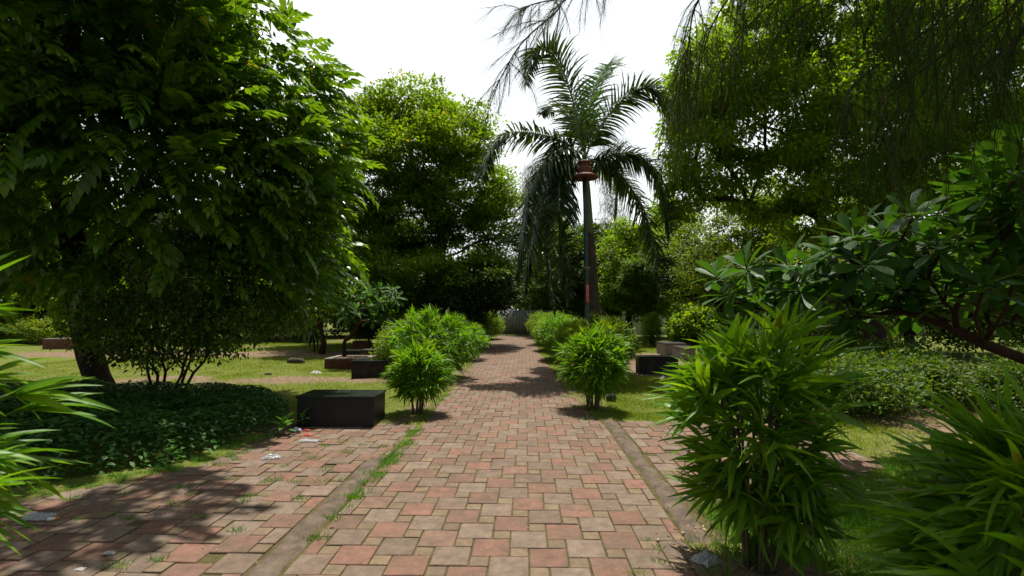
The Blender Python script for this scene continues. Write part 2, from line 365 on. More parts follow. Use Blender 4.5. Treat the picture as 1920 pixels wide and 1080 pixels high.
t.links.new(mm.outputs[2], mj.inputs[6]); t.links.new(rj.outputs[0], mj.inputs[7]); t.links.new(mj.outputs[2], b.inputs['Base Color'])
b.inputs['Roughness'].default_value = .95; b.inputs['Specular IOR Level'].default_value = .1
bp = t.nodes.new('ShaderNodeBump'); bp.inputs['Strength'].default_value = .6; bp.inputs['Distance'].default_value = .03
n2 = t.nodes.new('ShaderNodeTexNoise'); n2.inputs['Scale'].default_value = 30; n2.inputs['Detail'].default_value = 6
t.links.new(tc.outputs['Object'], n2.inputs['Vector']); t.links.new(n2.outputs[0], bp.inputs['Height']); t.links.new(bp.outputs[0], b.inputs['Normal'])
M['ground'] = m
go = g.build('ground', M['ground']); tag(go, kind='structure')
for nm, arr in (('grassy', grassiness(X, Y)), ('joint', paved(X, Y).astype(float))):
    a = go.data.attributes.new(nm, 'FLOAT', 'POINT'); a.data.foreach_set('value', arr.ravel().astype(np.float32))
# paving: large red and grey squares with small yellow squares between them
rng = np.random.default_rng(7)
def clip_poly(sub, poly_edges):
    return sub
def pave(name, poly, a=.24, b=.12, gap=.0045, hole=0.0, seed=1, ox=0, oy=0, rough=1.0, ang=0):
    rg_ = np.random.default_rng(seed); g = Geo(); xs = [p[0] for p in poly]; ys = [p[1] for p in poly]
    K = int(40 / .24); ca, sa = math.cos(ang), math.sin(ang)
    for i in range(-K, K):
        for j in range(-K, K):
            x = ox + i * a + j * b; y = oy + i * b - j * a
            if x < min(xs) - .5 or x > max(xs) + .5 or y < min(ys) - .5 or y > max(ys) + .5: continue
            for (x0, y0, sz, small) in ((x, y, a, False), (x, y - b, b, True)):
                c = np.array([x0 + sz / 2, y0 + sz / 2])
                x1, y1 = x0 + sz, y0 + sz
                if not any(poly_in(x0 + f_ * sz, c[1], poly) for f_ in (.12, .5, .88)): continue
                if not (poly_in(x0 + sz * .12, y0 + sz * .8, poly) or poly_in(x0 + sz * .88, y0 + sz * .8, poly)): continue
                # cut against vertical kerbs: shrink the tile to the polygon where its side sticks out
                for _ in range(9):
                    if not poly_in(x1 - .004, c[1], poly): x1 -= sz * .1
                    if not poly_in(x0 + .004, c[1], poly): x0 += sz * .1
                if rg_.random() < hole and small: continue
                gp = gap * rg_.uniform(.6, 1.6)
                m = 2 if small else (0 if (i + j) % 2 == 0 else 1)
                if not small and rg_.random() < .07: m = 1 - m
                h = np.array([(x1 - x0) / 2 - gp, (y1 - y0) / 2 - gp]); cx, cy = (x0 + x1) / 2, (y0 + y1) / 2
                if h.min() < .015: continue
                zt = rg_.uniform(-.002, .003) * rough; tx, ty = rg_.normal(0, .006 * rough, 2); e = .004
                r = rg_.normal(0, .006 * rough); cr_, sr_ = math.cos(r), math.sin(r)
                base = [(-1, -1), (1, -1), (1, 1), (-1, 1)]; V = []
                for (k, dz) in ((0, -.03), (0, -.0035), (e, 0)):
                    for (sx, sy) in base:
                        lx, ly = sx * (h[0] - k), sy * (h[1] - k)
                        V.append((cx + lx * cr_ - ly * sr_, cy + lx * sr_ + ly * cr_, zt + dz + lx * tx + ly * ty))
                Q = [(8, 9, 10, 11)] + [(k + q, k + (q + 1) % 4, k + 4 + (q + 1) % 4, k + 4 + q) for k in (0, 4) for q in range(4)]
                g.add(V, np.array(Q), m)
    o = g.build(name, [M['tilered'], M['tilegrey'], M['tileyel']], smooth=False); return tag(o, kind='structure')
pave('paved_path', PATH, seed=3, ox=.02, oy=3.0)
pave('side_paving', SIDE_L, seed=4, ox=-1.62, oy=3.0, hole=.08, rough=1.8)
pave('side_paving', SIDE_R, seed=5, ox=1.26, oy=3.0, hole=.12, rough=1.8)
def strip(name, x0, x1, y0, y1, seed):
    rg_ = np.random.default_rng(seed); n = int((y1 - y0) / .06); ys = np.linspace(y0, y1, n); g = Geo(); cols = []
    k = 6
    V = []
    for yy in ys:
        wl = .02 * (vnoise(yy, 0, .25, seed) - .5) * 2; wr = .025 * (vnoise(yy, 9, .2, seed) - .5) * 2
        for q in range(k):
            u = q / (k - 1); xx = x0 + wl + (x1 + wr - x0 - wl) * u
            z = .006 + .006 * vnoise(xx, yy, .09, seed + 1) - (.03 if q in (0, k - 1) else 0)
            V.append((xx, yy, z))
    i = (np.arange(n - 1)[:, None] * k + np.arange(k - 1)[None]).ravel()
    g.add(V, np.stack([i, i + 1, i + k + 1, i + k], -1)); return tag(g.build(name, M['kerb']), kind='structure')
strip('kerb_strip', -1.62, -1.41, -3, 5.15, 1)
strip('kerb_strip', 1.07, 1.25, 3.15, 7.0, 2)
# ------------------------------------------------------------------ grass
BLD = (np.array([(0, -.5, 0), (0, .5, 0), (.0, 0, 1.0)]) , [np.array([(0, 1, 2)])])
def grass_field(name, n, xr, yr, hmin, hmax, seed, matname='grass', cond=None, wid=.004, lean=.5):
    r = np.random.default_rng(seed); x = r.uniform(*xr, n); u = r.random(n)
    y = yr[0] + (yr[1] - yr[0]) * u ** 1.25
    keep = (~paved(x, y)) & (r.random(n) < grassiness(x, y) ** 1.5 * 1.05) & ~poly_in(x, y, MOUND)
    if cond is not None: keep &= cond(x, y)
    x, y = x[keep], y[keep]; N = len(x)
    z = groundz(x, y); d = np.stack([r.normal(0, lean, N), r.normal(0, lean, N), np.ones(N)], -1)
    az = r.uniform(0, 6.28, N); fw = np.stack([np.cos(az), np.sin(az), np.zeros(N)], -1)
    zx = norm(d); yx = norm(np.cross(zx, fw)); xx = np.cross(yx, zx)
    Rm = np.stack([xx, yx, zx], -1); h = r.uniform(hmin, hmax, N) * (.25 + 1.3 * vnoise(x, y, .4, 8))
    wv = wid * (1 + y / 9) * r.uniform(.7, 1.4, N)
    g = Geo(); g.inst(BLD, np.stack([x, y, z - .004], -1), Rm, np.stack([wv, wv, h], -1))
    return tag(g.build(name, M[matname], smooth=False), 'short patchy green and yellowish grass on the lawn', 'grass', kind='stuff')
grass_field('lawn_grass', 400000, (-14, 7), (6.3, 24), .02, .07, 11)
gl = grass_field('tall_grass', 90000, (1.1, 5), (2.0, 5.2), .06, .15, 12, 'weed', wid=.0035)
gl['label'] = 'longer shaded grass growing under the near right bamboo bush'
grass_field('lawn_grass', 40000, (.9, 5.2), (6.9, 12), .03, .06, 13)
grass_field('lawn_grass', 45000, (1.3, 8.5), (3.8, 7.5), .03, .09, 14)['label'] = 'short grass between the near right bamboo bush and the low shrubs'
# weeds in the paving joints
r = np.random.default_rng(21); T = []
for k in range(70): T.append((-1.38 + r.normal(0, .045), 4.0 + 2.4 * r.random() ** .8, r.uniform(.6, 1.1), 40))
for k in range(6): T.append((-1.36 + r.normal(0, .03), r.uniform(2.6, 4.0), .9, 25))
for (px, py) in [(535, 875), (600, 905), (640, 900), (520, 900), (455, 940), (560, 935), (590, 860), (650, 850), (680, 835), (610, 835), (240, 972), (330, 945), (225, 1060), (300, 1050), (440, 995), (380, 970), (500, 905), (470, 930), (340, 915), (720, 838), (640, 830), (575, 850), (650, 950), (610, 885), (555, 905)]:
    q = G(px, py); T.append((q[0], q[1], r.uniform(.7, 1.1), 45))
for (px, py) in [(1150, 800), (1165, 815), (1155, 806), (1175, 822), (1225, 890), (1240, 900), (1212, 885), (1240, 1030), (1236, 1055), (1205, 850), (1190, 860), (1190, 1075), (1215, 1010)]:
    q = G(px, py); T.append((q[0], q[1], r.uniform(.5, .9), 30))
for k in range(26): T.append((r.uniform(-4.2, -2.9), r.uniform(3.4, 6.2), r.uniform(.5, .9), 30))
for k in range(30): T.append((-1.45 + r.normal(0, .08), r.uniform(6.5, 14), r.uniform(.6, 1), 35))
for k in range(30): T.append((.80 + r.normal(0, .08), r.uniform(7.0, 14), r.uniform(.6, 1), 35))
for k in range(24): T.append((1.12 + r.normal(0, .07), r.uniform(1.8, 3.6), r.uniform(.5, 1), 35))
for k in range(80):
    a = r.uniform(0, 1); x0 = np.interp(a, [0, .4, .7, 1], [-3.15, -3.3, -3.8, -4.6]); y0 = np.interp(a, [0, .4, .7, 1], [6.2, 4.95, 4.3, 3.5])
    T.append((x0 + r.normal(0, .12), y0 + r.normal(0, .12), r.uniform(.6, 1.2), 45))
pos, dd, hh = [], [], []
for (x, y, s, n) in T:
    th = r.uniform(0, 6.28, n); rr = r.uniform(0, .05, n) * s
    pos.append(np.stack([x + rr * 1.6 * np.cos(th), y + rr * np.sin(th), np.full(n, -.004)], -1))
    dd.append(np.stack([np.cos(th) * r.uniform(.1, 1.3, n), np.sin(th) * r.uniform(.1, 1.3, n), np.ones(n)], -1)); hh.append(r.uniform(.03, .075, n) * s)
pos, dd, hh = np.concatenate(pos), np.concatenate(dd), np.concatenate(hh); N = len(hh)
zx = norm(dd); fw = norm(r.normal(0, 1, (N, 3))); yx = norm(np.cross(zx, fw)); xx = np.cross(yx, zx)
g = Geo(); wv = r.uniform(.003, .007, N); g.inst(BLD, pos, np.stack([xx, yx, zx], -1), np.stack([wv, wv, hh], -1))
tag(g.build('weeds', M['weed'], smooth=False), 'tufts of bright green weeds sprouting in the paving joints', 'weeds', kind='stuff')
# dry leaves and bits on the ground
n = 6000; x = r.uniform(-9, 6, n); y = 2.2 + 14 * r.random(n) ** 1.5
edge = np.minimum(np.abs(x - 1.15), np.minimum(np.abs(x + 1.42), np.abs(x + 3.4)))
k = r.random(n) < np.where(paved(x, y), .03 + .5 * np.exp(-edge / .08), .5); x, y = x[k], y[k]; N = len(x)
extra = 300; x = np.concatenate([x, 1.2 + r.normal(0, .14, extra)]); y = np.concatenate([y, r.uniform(2.0, 3.6, extra)]); N = len(x)
g = Geo(); th = r.uniform(0, 6.28, N); d = np.stack([np.cos(th), np.sin(th), r.normal(0, .15, N)], -1); up = np.stack([r.normal(0, .3, N), r.normal(0, .3, N), np.ones(N)], -1)
g.inst(blade(3, .38, fold=.5, droop=.12), np.stack([x, y, np.where(paved(x, y), .008, .02)], -1), frames(d, up), r.uniform(.012, .045, N))
n = 500; x = r.uniform(-4, 1.1, n); y = 2.2 + 8 * r.random(n) ** 1.5; th = r.uniform(0, 6.28, n)
g.inst(blade(2, .6, fold=.6, droop=.1), np.stack([x, y, np.full(n, .007)], -1), frames(np.stack([np.cos(th), np.sin(th), th * 0], -1), np.stack([r.normal(0, .2, n), r.normal(0, .2, n), np.ones(n)], -1)), r.uniform(.006, .022, n))
tag(g.build('fallen_leaves', M['litter']), 'small dry brown leaves scattered over paving and soil', 'leaf litter', kind='stuff')
# ------------------------------------------------------------------ vegetation builders
def leaf_cloud(g, centres, per, rad, tmpl, size, rng, flat=.5, droop=.25, tilt=.5, mat=0, outc=None):
    N = len(centres) * per; c = np.repeat(centres, per, 0); rd = np.repeat(np.broadcast_to(rad, (len(centres),)), per)
    off = rng.normal(0, 1, (N, 3)); off = norm(off) * (rng.random((N, 1)) ** .45); off[:, 2] *= flat
    pos = c + off * rd[:, None]
    d = norm(off * np.array([1, 1, .6]) + rng.normal(0, .55, (N, 3))); d[:, 2] -= droop
    if outc is not None: d += .35 * norm(pos - outc)
    up = np.stack([rng.normal(0, tilt, N), rng.normal(0, tilt, N), np.ones(N)], -1)
    ts = tmpl if isinstance(tmpl, list) else [tmpl]; pick = rng.integers(0, len(ts), N); sz = size * rng.uniform(.65, 1.25, N)
    Rm = frames(d, up)
    for k, tt in enumerate(ts):
        s = pick == k; g.inst(tt, pos[s], Rm[s], sz[s], mat)
def lobe_points(lobes, n, rng, shell=.5):
    L = np.array(lobes, float); vol = (L[:, 3] * L[:, 4] * L[:, 5]) ** .75; idx = rng.choice(len(L), n, p=vol / vol.sum())
    d = norm(rng.normal(0, 1, (n, 3))); f = (shell + (1 - shell) * rng.random((n, 1)))
    return L[idx, :3] + d * f * L[idx, 3:6]
def skeleton(g, base, top, targets, r0, rng, n=6, sag=.0, rmin=.01, mat=0, lean=None, jit=.12):
    """trunk from base to top, limbs that reach every target"""
    base = np.array(base, float); top = np.array(top, float); H = np.linalg.norm(top - base)
    mids = [base + (top - base) * u + (rng.normal(0, .03 * H, 3) * np.array([1, 1, 0]) if 0 < u < 1 else 0) for u in np.linspace(0, 1, 7)]
    if lean is not None:
        mids = smoothpath([base] + [np.array(q, float) for q in lean] + [top], 8)
    nodes = [np.array(q) for q in mids]; par = [-1] + list(range(len(nodes) - 1)); dist = [0]
    for k in range(1, len(nodes)): dist.append(dist[-1] + np.linalg.norm(nodes[k] - nodes[k - 1]))
    nt_ = len(nodes); order = np.argsort(np.linalg.norm(targets - top, axis=1)); ends = []
    for q in order:
        t_ = targets[q]; A = np.array(nodes[nt_ // 2:]); D = np.array(dist[nt_ // 2:])
        c = np.linalg.norm(A - t_, axis=1) + .35 * D + .8 * np.maximum(0, A[:, 2] - t_[2] + .2)
        k = int(np.argmin(c)) + nt_ // 2; a = nodes[k]; L = np.linalg.norm(t_ - a)
        if L < 1e-3: continue
        m_ = max(2, min(6, int(L / (.12 * H + .05)) + 1)); p = k
        for s in range(1, m_ + 1):
            u = s / m_; q_ = a + (t_ - a) * u + np.array([0, 0, 1]) * (math.sin(math.pi * u) * L * .10 - sag * u * u * L) + (rng.normal(0, jit * L / m_, 3) if s < m_ else 0)
            nodes.append(q_); par.append(p); dist.append(dist[p] + L / m_); p = len(nodes) - 1
        ends.append(p)
    cnt = np.zeros(len(nodes)); 
    for e in ends: cnt[e] += 1
    for k in range(len(nodes) - 1, 0, -1): cnt[par[k]] += cnt[k]
    rad = np.maximum(rmin, r0 * (cnt / max(1, cnt[0])) ** .5); rad[:nt_] = np.maximum(rad[:nt_], r0 * np.linspace(1.0, .55, nt_)); rad[0] = r0 * 1.25
    kids = {}
    for k in range(1, len(nodes)): kids.setdefault(par[k], []).append(k)
    stack = [(0, None)]
    V, Fs = tube(np.array(nodes[:nt_]), rad[:nt_], 12); g.add(V, Fs, mat)
    done = set(range(nt_))
    for k in range(nt_, len(nodes)):
        if k in done: continue
        ch = [par[k], k]; done.add(k); cur = k
        while True:
            nx_ = [c for c in kids.get(cur, []) if c not in done]
            if not nx_: break
            c = max(nx_, key=lambda z: cnt[z]); ch.append(c); done.add(c); cur = c
        rr = rad[ch].copy(); rr[0] = rr[1]
        V, Fs = tube(np.array([nodes[c] for c in ch]), rr, n); g.add(V, Fs, mat)
    return nodes
def tree(name, label, base, top, lobes, r0, leafm, nclus, per, rad, size, seed, bark='bark', tmpl=None, shell=.5, flat=.5, cat='tree', group=None,
         droop=.25, tilt=.5, ntar=70, origin=None, lean=None, interior=0, extra=None, sag=0.0):
    rg_ = np.random.default_rng(seed); base = np.array(base, float); org = base if origin is None else np.array(origin, float)
    root = thing(name, label, cat, tuple(org), 0, group)
    L = [list(l) for l in lobes]; C = lobe_points(L, nclus, rg_, shell); C = C[C[:, 2] > .25]
    g = Geo(); tg = C[rg_.choice(len(C), min(ntar, len(C)), replace=False)]
    skeleton(g, base - org, np.array(top) - org, tg - org, r0, rg_, lean=None if lean is None else [np.array(q) - org for q in lean], sag=sag)
    g.build('trunk', M[bark], root)
    g = Geo(); ctr = np.mean(np.array(L)[:, :3], 0) - org
    leaf_cloud(g, C - org, per, rg_.uniform(.6, 1.3, len(C)) * rad, tmpl or diamond(.5), size, rg_, flat, droop, tilt, outc=ctr)
    if extra: extra(g, org, rg_)
    g.build('crown', M[leafm], root)
    return root
def plobe(px, py, Y, rx, ry, rd):
    """lobe centred at picture px,py at depth Y with half-widths in picture units"""
    c = P(px, py, Y); return [*c, rx * Y / F, rd, ry * Y / F]
OV2 = [blade(2, .48, fold=.3, droop=.15), blade(2, .42, fold=.2, droop=.35)]
OV3 = [blade(3, .45, fold=.3, droop=.2), blade(3, .4, fold=.25, droop=.4)]
# ---- left big tree, drooping pinnate shoots
def shoot(nl=7, L=.55, ll=.17, seed=0, droop=.5):
    r = np.random.default_rng(seed); g = Geo(); pts = [(u * L * (1 - .15 * u), 0, -droop * L * u * u) for u in np.linspace(0, 1, 7)]
    g.add(*tube(pts, np.linspace(.005, .002, 7), 4))
    pts = np.array(pts); A, D, U, Sz = [], [], [], []
    for k in range(nl):
        u = .18 + .8 * k / (nl - 1); p = np.array([np.interp(u, np.linspace(0, 1, 7), pts[:, c]) for c in range(3)])
        for s in (-1, 1):
            A.append(p); D.append((.55 + .5 * u, s * (1 - .4 * u), -.10 - .45 * r.random())); U.append((r.normal(0, .2), s * .2, 1)); Sz.append(ll * (.7 + .45 * math.sin(math.pi * min(1, u * .8 + .15))) * r.uniform(.85, 1.15))
    A.append(pts[-1]); D.append((1, 0, -.7)); U.append((0, 0, 1)); Sz.append(ll)
    g.inst(blade(4, .38, fold=.25, droop=.25), np.array(A), frames(np.array(D, float), np.array(U, float)), np.array(Sz))
    return g.template()
SH = [shoot(6, .5, .17, 1, .22), shoot(7, .62, .18, 2, .35), shoot(5, .42, .16, 3, .15)]
LEFT_LOBES = [plobe(60, 60, 6.0, 330, 190, 2.4), plobe(225, 80, 7.5, 215, 200, 2.1), plobe(420, 150, 8.0, 175, 150, 1.8), plobe(560, 240, 8.0, 85, 115, 1.2),
              plobe(480, 300, 7.6, 150, 150, 1.6), plobe(560, 440, 8.2, 85, 135, 1.1), plobe(330, 330, 7.6, 170, 150, 1.6), plobe(30, 250, 6.2, 260, 160, 2.0),
              plobe(-250, 150, 6.0, 300, 330, 2.6), plobe(60, 420, 9.0, 160, 120, 1.5), plobe(480, 480, 8.6, 110, 110, 1.1), plobe(60, -200, 7.5, 300, 200, 2.6), plobe(360, 60, 9.0, 90, 90, 1.4), plobe(40, 510, 9.8, 170, 60, 1.3), [-6.2, 3.6, 6.7, 2.7, 2.3, 1.0], [-4.35, 5.4, 6.8, 1.9, 1.7, .8], [-3.2, 3.0, 6.5, 1.2, 1.0, .6], [-4.4, 3.6, 6.8, 1.5, 1.6, .8], plobe(120, 470, 7.6, 110, 60, .8)]  # lobes given in metres sit above the view, added to shade the left foreground
def left_extra(g, org, r):
    C = lobe_points(LEFT_LOBES, 3100, r, .8); ctr = np.array([-6.5, 8.0, 4.0])
    d = norm(C - ctr) * np.array([1, 1, .25]) + r.normal(0, .35, C.shape); d[:, 2] -= .0
    up = np.stack([r.normal(0, .25, len(C)), r.normal(0, .25, len(C)), np.ones(len(C))], -1); Rm = frames(d, up); pk = r.integers(0, 3, len(C))
    for k in range(3):
        s = pk == k; g.inst(SH[k], C[s] - org, Rm[s], r.uniform(.95, 1.35, s.sum()))
bl = G(195, 745)
tree('broad_tree', 'huge dark tree with leaning trunk and drooping glossy leaves, filling the left side', bl, P(100, 330, 8.2), LEFT_LOBES, .20, 'left', 1150, 72, .42, .135, 31,
     tmpl=OV2, shell=.2, extra=left_extra, ntar=120, lean=[P(165, 650, 8.5), P(140, 500, 8.3)])
# ---- small multi-stem tree in the ground cover
b0 = G(312, 752)
FL = [plobe(330, 650, 8.2, 150, 45, 1.0), plobe(200, 600, 8.4, 70, 60, .8), plobe(380, 530, 8.3, 175, 100, 1.5), plobe(300, 600, 8.0, 130, 85, 1.2), plobe(470, 590, 8.2, 90, 75, 1.0), plobe(250, 520, 8.3, 100, 70, 1.1), plobe(400, 450, 8.6, 120, 60, 1.1), plobe(560, 560, 8.8, 65, 80, .8)]
rg_ = np.random.default_rng(5)
root = thing('small_tree', 'small multi stemmed tree with yellowish green tips rising from the ground cover', 'tree', tuple(b0))
C = lobe_points(FL, 820, rg_, .45); g = Geo()
for k in range(6):
    tg = C[rg_.choice(len(C), 14, replace=False)]; a = k * 1.05 + .3
    bb = np.array([.14 * math.cos(a), .10 * math.sin(a), -.02]); tt = np.array([.62 * math.cos(a) + .15, .4 * math.sin(a), .95])
    skeleton(g, bb, tt, tg - b0, .023, rg_, 5, rmin=.006)
g.build('trunk', M['bark'], root)
g = Geo(); leaf_cloud(g, C - b0, 34, rg_.uniform(.7, 1.3, len(C)) * .26, OV2, .085, rg_, .5, .35, .45); g.build('crown', M['ficus'], root)
# ---- ground cover mound
def cover_height(x, y):
    P_ = np.array(MOUND); d = np.full(x.shape, 9.0)
    for i in range(len(P_)):
        a, b = P_[i], P_[(i + 1) % len(P_)]; ab = b - a; t = np.clip(((x - a[0]) * ab[0] + (y - a[1]) * ab[1]) / (ab @ ab), 0, 1)
        d = np.minimum(d, np.hypot(x - a[0] - t * ab[0], y - a[1] - t * ab[1]))
    return np.minimum(1, d / .35) ** .5 * (.22 + .12 * vnoise(x, y, .7, 9) + .06 * vnoise(x, y, .25, 10))
n = 62000; x = rg_.uniform(-10, -3.1, n); y = rg_.uniform(2.3, 9, n); k = poly_in(x, y, MOUND); x, y = x[k], y[k]; N = len(x)
hz = cover_height(x, y); z = hz * (1 - .55 * rg_.random(N) ** 2)
g = Geo(); th = rg_.uniform(0, 6.28, N); d = np.stack([np.cos(th), np.sin(th), rg_.normal(-.1, .3, N)], -1); up = np.stack([rg_.normal(0, .4, N), rg_.normal(0, .4, N), np.ones(N)], -1)
g.inst(blade(3, .5, fold=.3, droop=.2), np.stack([x, y, z], -1), frames(d, up), rg_.uniform(.045, .09, N))
tag(g.build('ground_cover', M['cover']), 'dense low dark green leafy ground cover mound under the left trees', 'ground cover', kind='stuff')
# broad-leaved seedlings by the bench
def seedling(name, label, loc, n, ll, seed, h=.15):
    r = np.random.default_rng(seed); g = Geo(); th = np.arange(n) * 2.4 + r.random(); el = np.linspace(.1, 1.1, n)
    root = thing(name, label, 'plant', tuple(loc))
    g.add(*tube([(0, 0, -.02), (.005, 0, h * .6), (0, .005, h)], [.006, .005, .003], 5)); g.build('stem', M['cane'], root); g = Geo()
    d = np.stack([np.cos(th) * np.cos(el), np.sin(th) * np.cos(el), np.sin(el)], -1); p = np.stack([np.zeros(n), np.zeros(n), np.linspace(h * .4, h, n)], -1)
    g.inst(blade(5, .42, fold=.3, droop=.25), p, frames(d, np.tile([0, 0, 1.], (n, 1)) + r.normal(0, .1, (n, 3))), ll * r.uniform(.8, 1.1, n)); g.build('foliage', M['weed'], root)
q = G(532, 815); seedling('seedling', 'pale green broad leaved seedling at the tip of the ground cover', q, 9, .2, 3, .14)
q = G(566, 803); seedling('seedling', 'small green seedling against the corner of the near black bench', q, 6, .15, 4, .16)
# ------------------------------------------------------------------ bamboo-like bushes
def fan(nl, seed, wd=.15, spread=1.0):
    r = np.random.default_rng(seed); g = Geo(); pts = np.array([(u * .45, 0, -.03 * u) for u in np.linspace(0, 1, 4)])
    g.add(*tube(pts, np.linspace(.006, .004, 4), 4), 0)
    for k in range(nl):
        u = k / (nl - 1); a = (r.random() - .5) * 2.3 * spread; e = r.normal(.0, .35)
        p = np.array([.12 + .33 * u, 0, -.02]); d = np.array([math.cos(a) * math.cos(e), math.sin(a) * math.cos(e), math.sin(e)])
        g.inst(blade(6, wd * r.uniform(.8, 1.1), prof=lambda v: min(1, (v / .22)) ** .7 * (1 - max(0, v - .22) / .78) ** .75 * 1.12, fold=.35, droop=r.uniform(.03, .42)),
               p[None], frames(d[None], np.array([[r.normal(0, .35), r.normal(0, .35), 1.0]])), np.array([r.uniform(.7, 1.1)]), 0)
    return g.template()
FANS = [fan(7, 1), fan(8, 2), fan(9, 3), fan(6, 4), fan(7, 5, spread=.7)]
def bamboo(name, label, base, h, rx, ry, nfan, leaf, seed, canes=9, wsc=1.0, zlo=.18, group='bamboo bushes along the path', mat_='bamboo', shell=.45, cat='bush', off=(0, 0), droopy=0.0, cz=.58, upb=.25):
    r = np.random.default_rng(seed); root = thing(name, label, cat, tuple(base), 0, group); g = Geo(); tops = []
    for k in range(canes):
        a = k * 2.4 + r.random(); b_ = np.array([.05 * math.cos(a), .05 * math.sin(a), -.03]) * (1 + rx)
        e = np.array([off[0] + .62 * rx * math.cos(a) * r.random(), off[1] + .62 * ry * math.sin(a) * r.random(), h * r.uniform(.6, .92)])
        p = smoothpath([b_, b_ * .7 + e * .3 + np.array([0, 0, .08 * h]), e], 8); tops.append(p)
        g.add(*tube(p, np.linspace(.011, .004, 8) * (.6 + .5 * h), 6))
    c = np.array([off[0], off[1], cz * h]); dr = norm(r.normal(0, 1, (nfan, 3))); f = (shell + (1 - shell) * r.random((nfan, 1)) ** .6) * (.82 + .38 * vnoise(np.arctan2(dr[:, 1], dr[:, 0]) * 1.6 + seed, dr[:, 2] * 2.2, 1, seed))[:, None]
    Pn = c + dr * f * np.array([rx, ry, h * (1 - cz)]); Pn[:, 2] = np.where(Pn[:, 2] < c[2], c[2] - (c[2] - Pn[:, 2]) * (cz - zlo) / (1 - cz), Pn[:, 2])
    allp = np.concatenate(tops)
    for q in Pn[::2]:
        j = np.argmin(np.linalg.norm(allp - q, axis=1) + .7 * np.maximum(0, allp[:, 2] - q[2])); a = allp[j]
        g.add(*tube(smoothpath([a, (a + q) / 2 + np.array([0, 0, .03]), q], 4), [.004, .003, .0025, .002], 4))
    g.build('stem', M['cane'], root)
    d = norm((Pn - c) / np.array([rx, ry, h * .5])) * np.array([1, 1, .75]) + r.normal(0, .28, (nfan, 3)); d[:, 2] += upb - droopy
    up = np.stack([r.normal(0, .3, nfan), r.normal(0, .3, nfan), np.ones(nfan)], -1); Rm = frames(d, up); g = Geo(); pk = r.integers(0, len(FANS), nfan)
    st = Pn - norm(d) * leaf * .5
    for k in range(len(FANS)):
        s = pk == k; g.inst(FANS[k], st[s], Rm[s], (leaf * r.uniform(.7, 1.2, s.sum()))[:, None] * np.array([[1, wsc, 1]]))
    g.build('foliage', M[mat_], root); return root
bamboo('bamboo_bush', 'large near bamboo bush with long glossy leaves at the right edge of the path', G(1425, 1068), 1.42, .46, .42, 235, .30, 41, 16, zlo=.10, cz=.6, upb=.42, wsc=.8)
bamboo('bamboo_bush', 'out of focus bamboo foliage nearest the camera at the right picture edge', (1.93, 1.78, 0), 1.20, .52, .5, 230, .30, 42, 12, zlo=.1, wsc=.75)
bamboo('bamboo_bush', 'blurred bamboo leaves poking in at the left picture edge', (-1.96, 1.38, 0), 1.72, .37, .42, 90, .27, 43, 10, zlo=.45, cz=.62, upb=.05, wsc=.7)
bamboo('bamboo_bush', 'small bamboo bush on thin stems in front left of the path beside the black bench', G(783, 776), 1.02, .42, .40, 290, .235, 44, 12, zlo=.24, wsc=.75)
bamboo('bamboo_bush', 'round bamboo bush on several bare stems in front right of the path', G(1112, 768), 1.22, .48, .44, 370, .25, 45, 14, zlo=.22, wsc=.75)
bamboo('bamboo_bush', 'wide domed bamboo bush behind the small one on the left of the path', (-2.05, 11.2, 0), 1.52, .98, .85, 520, .27, 46, 16, zlo=.06, wsc=.75)
bamboo('bamboo_bush', 'dark low bamboo bush further along the left edge of the path', (-1.85, 15.6, 0), 1.1, .62, .7, 260, .25, 47, 10, zlo=.04, wsc=.75)
bamboo('bamboo_bush', 'light bamboo bush hidden behind the front right one beside the lamp post', (1.45, 10.0, 0), 1.36, .70, .7, 360, .25, 48, 14, zlo=.05, wsc=.75, mat_='hedge')
# ---- small-leaved shrubs
def shrub(name, label, base, lobes, ncl, per, rad, size, seed, leafm='hedge', tmpl=None, stems=7, shell=.55, cat='bush', group=None, flat=.8, stemh=.6, upl=-.5):
    r = np.random.default_rng(seed); base = np.array(base, float); root = thing(name, label, cat, tuple(base), 0, group)
    C = lobe_points(lobes, ncl, r, shell); C = C[C[:, 2] > .06]; g = Geo(); 
    tg = C[r.choice(len(C), min(40, len(C)), replace=False)]
    for k in range(stems):
        a = k * 2.4; q = base + np.array([.1 * math.cos(a), .1 * math.sin(a), -.03]); t_ = tg[k::stems]; m_ = t_.mean(0)
        skeleton(g, q - base, (q * .5 + m_ * .5) - base, t_ - base, .016, r, 5, rmin=.004)
    g.build('stem', M['cane'], root); g = Geo()
    leaf_cloud(g, C - base, per, r.uniform(.7, 1.3, len(C)) * rad, tmpl or OV2, size, r, flat, upl, .6, outc=np.mean(np.array(lobes)[:, :3], 0) - base)
    g.build('foliage', M[leafm], root); return root
shrub('shrub', 'pale green small leaved shrub behind the second black bench', (-3.05, 11.9, 0), [(-3.05, 11.9, .62, .62, .6, .58), (-2.7, 12.3, .6, .5, .5, .5)], 330, 26, .14, .065, 51, 'hedge')
NARR = [blade(2, .3, fold=.3, droop=.15), blade(2, .26, fold=.2, droop=.3)]
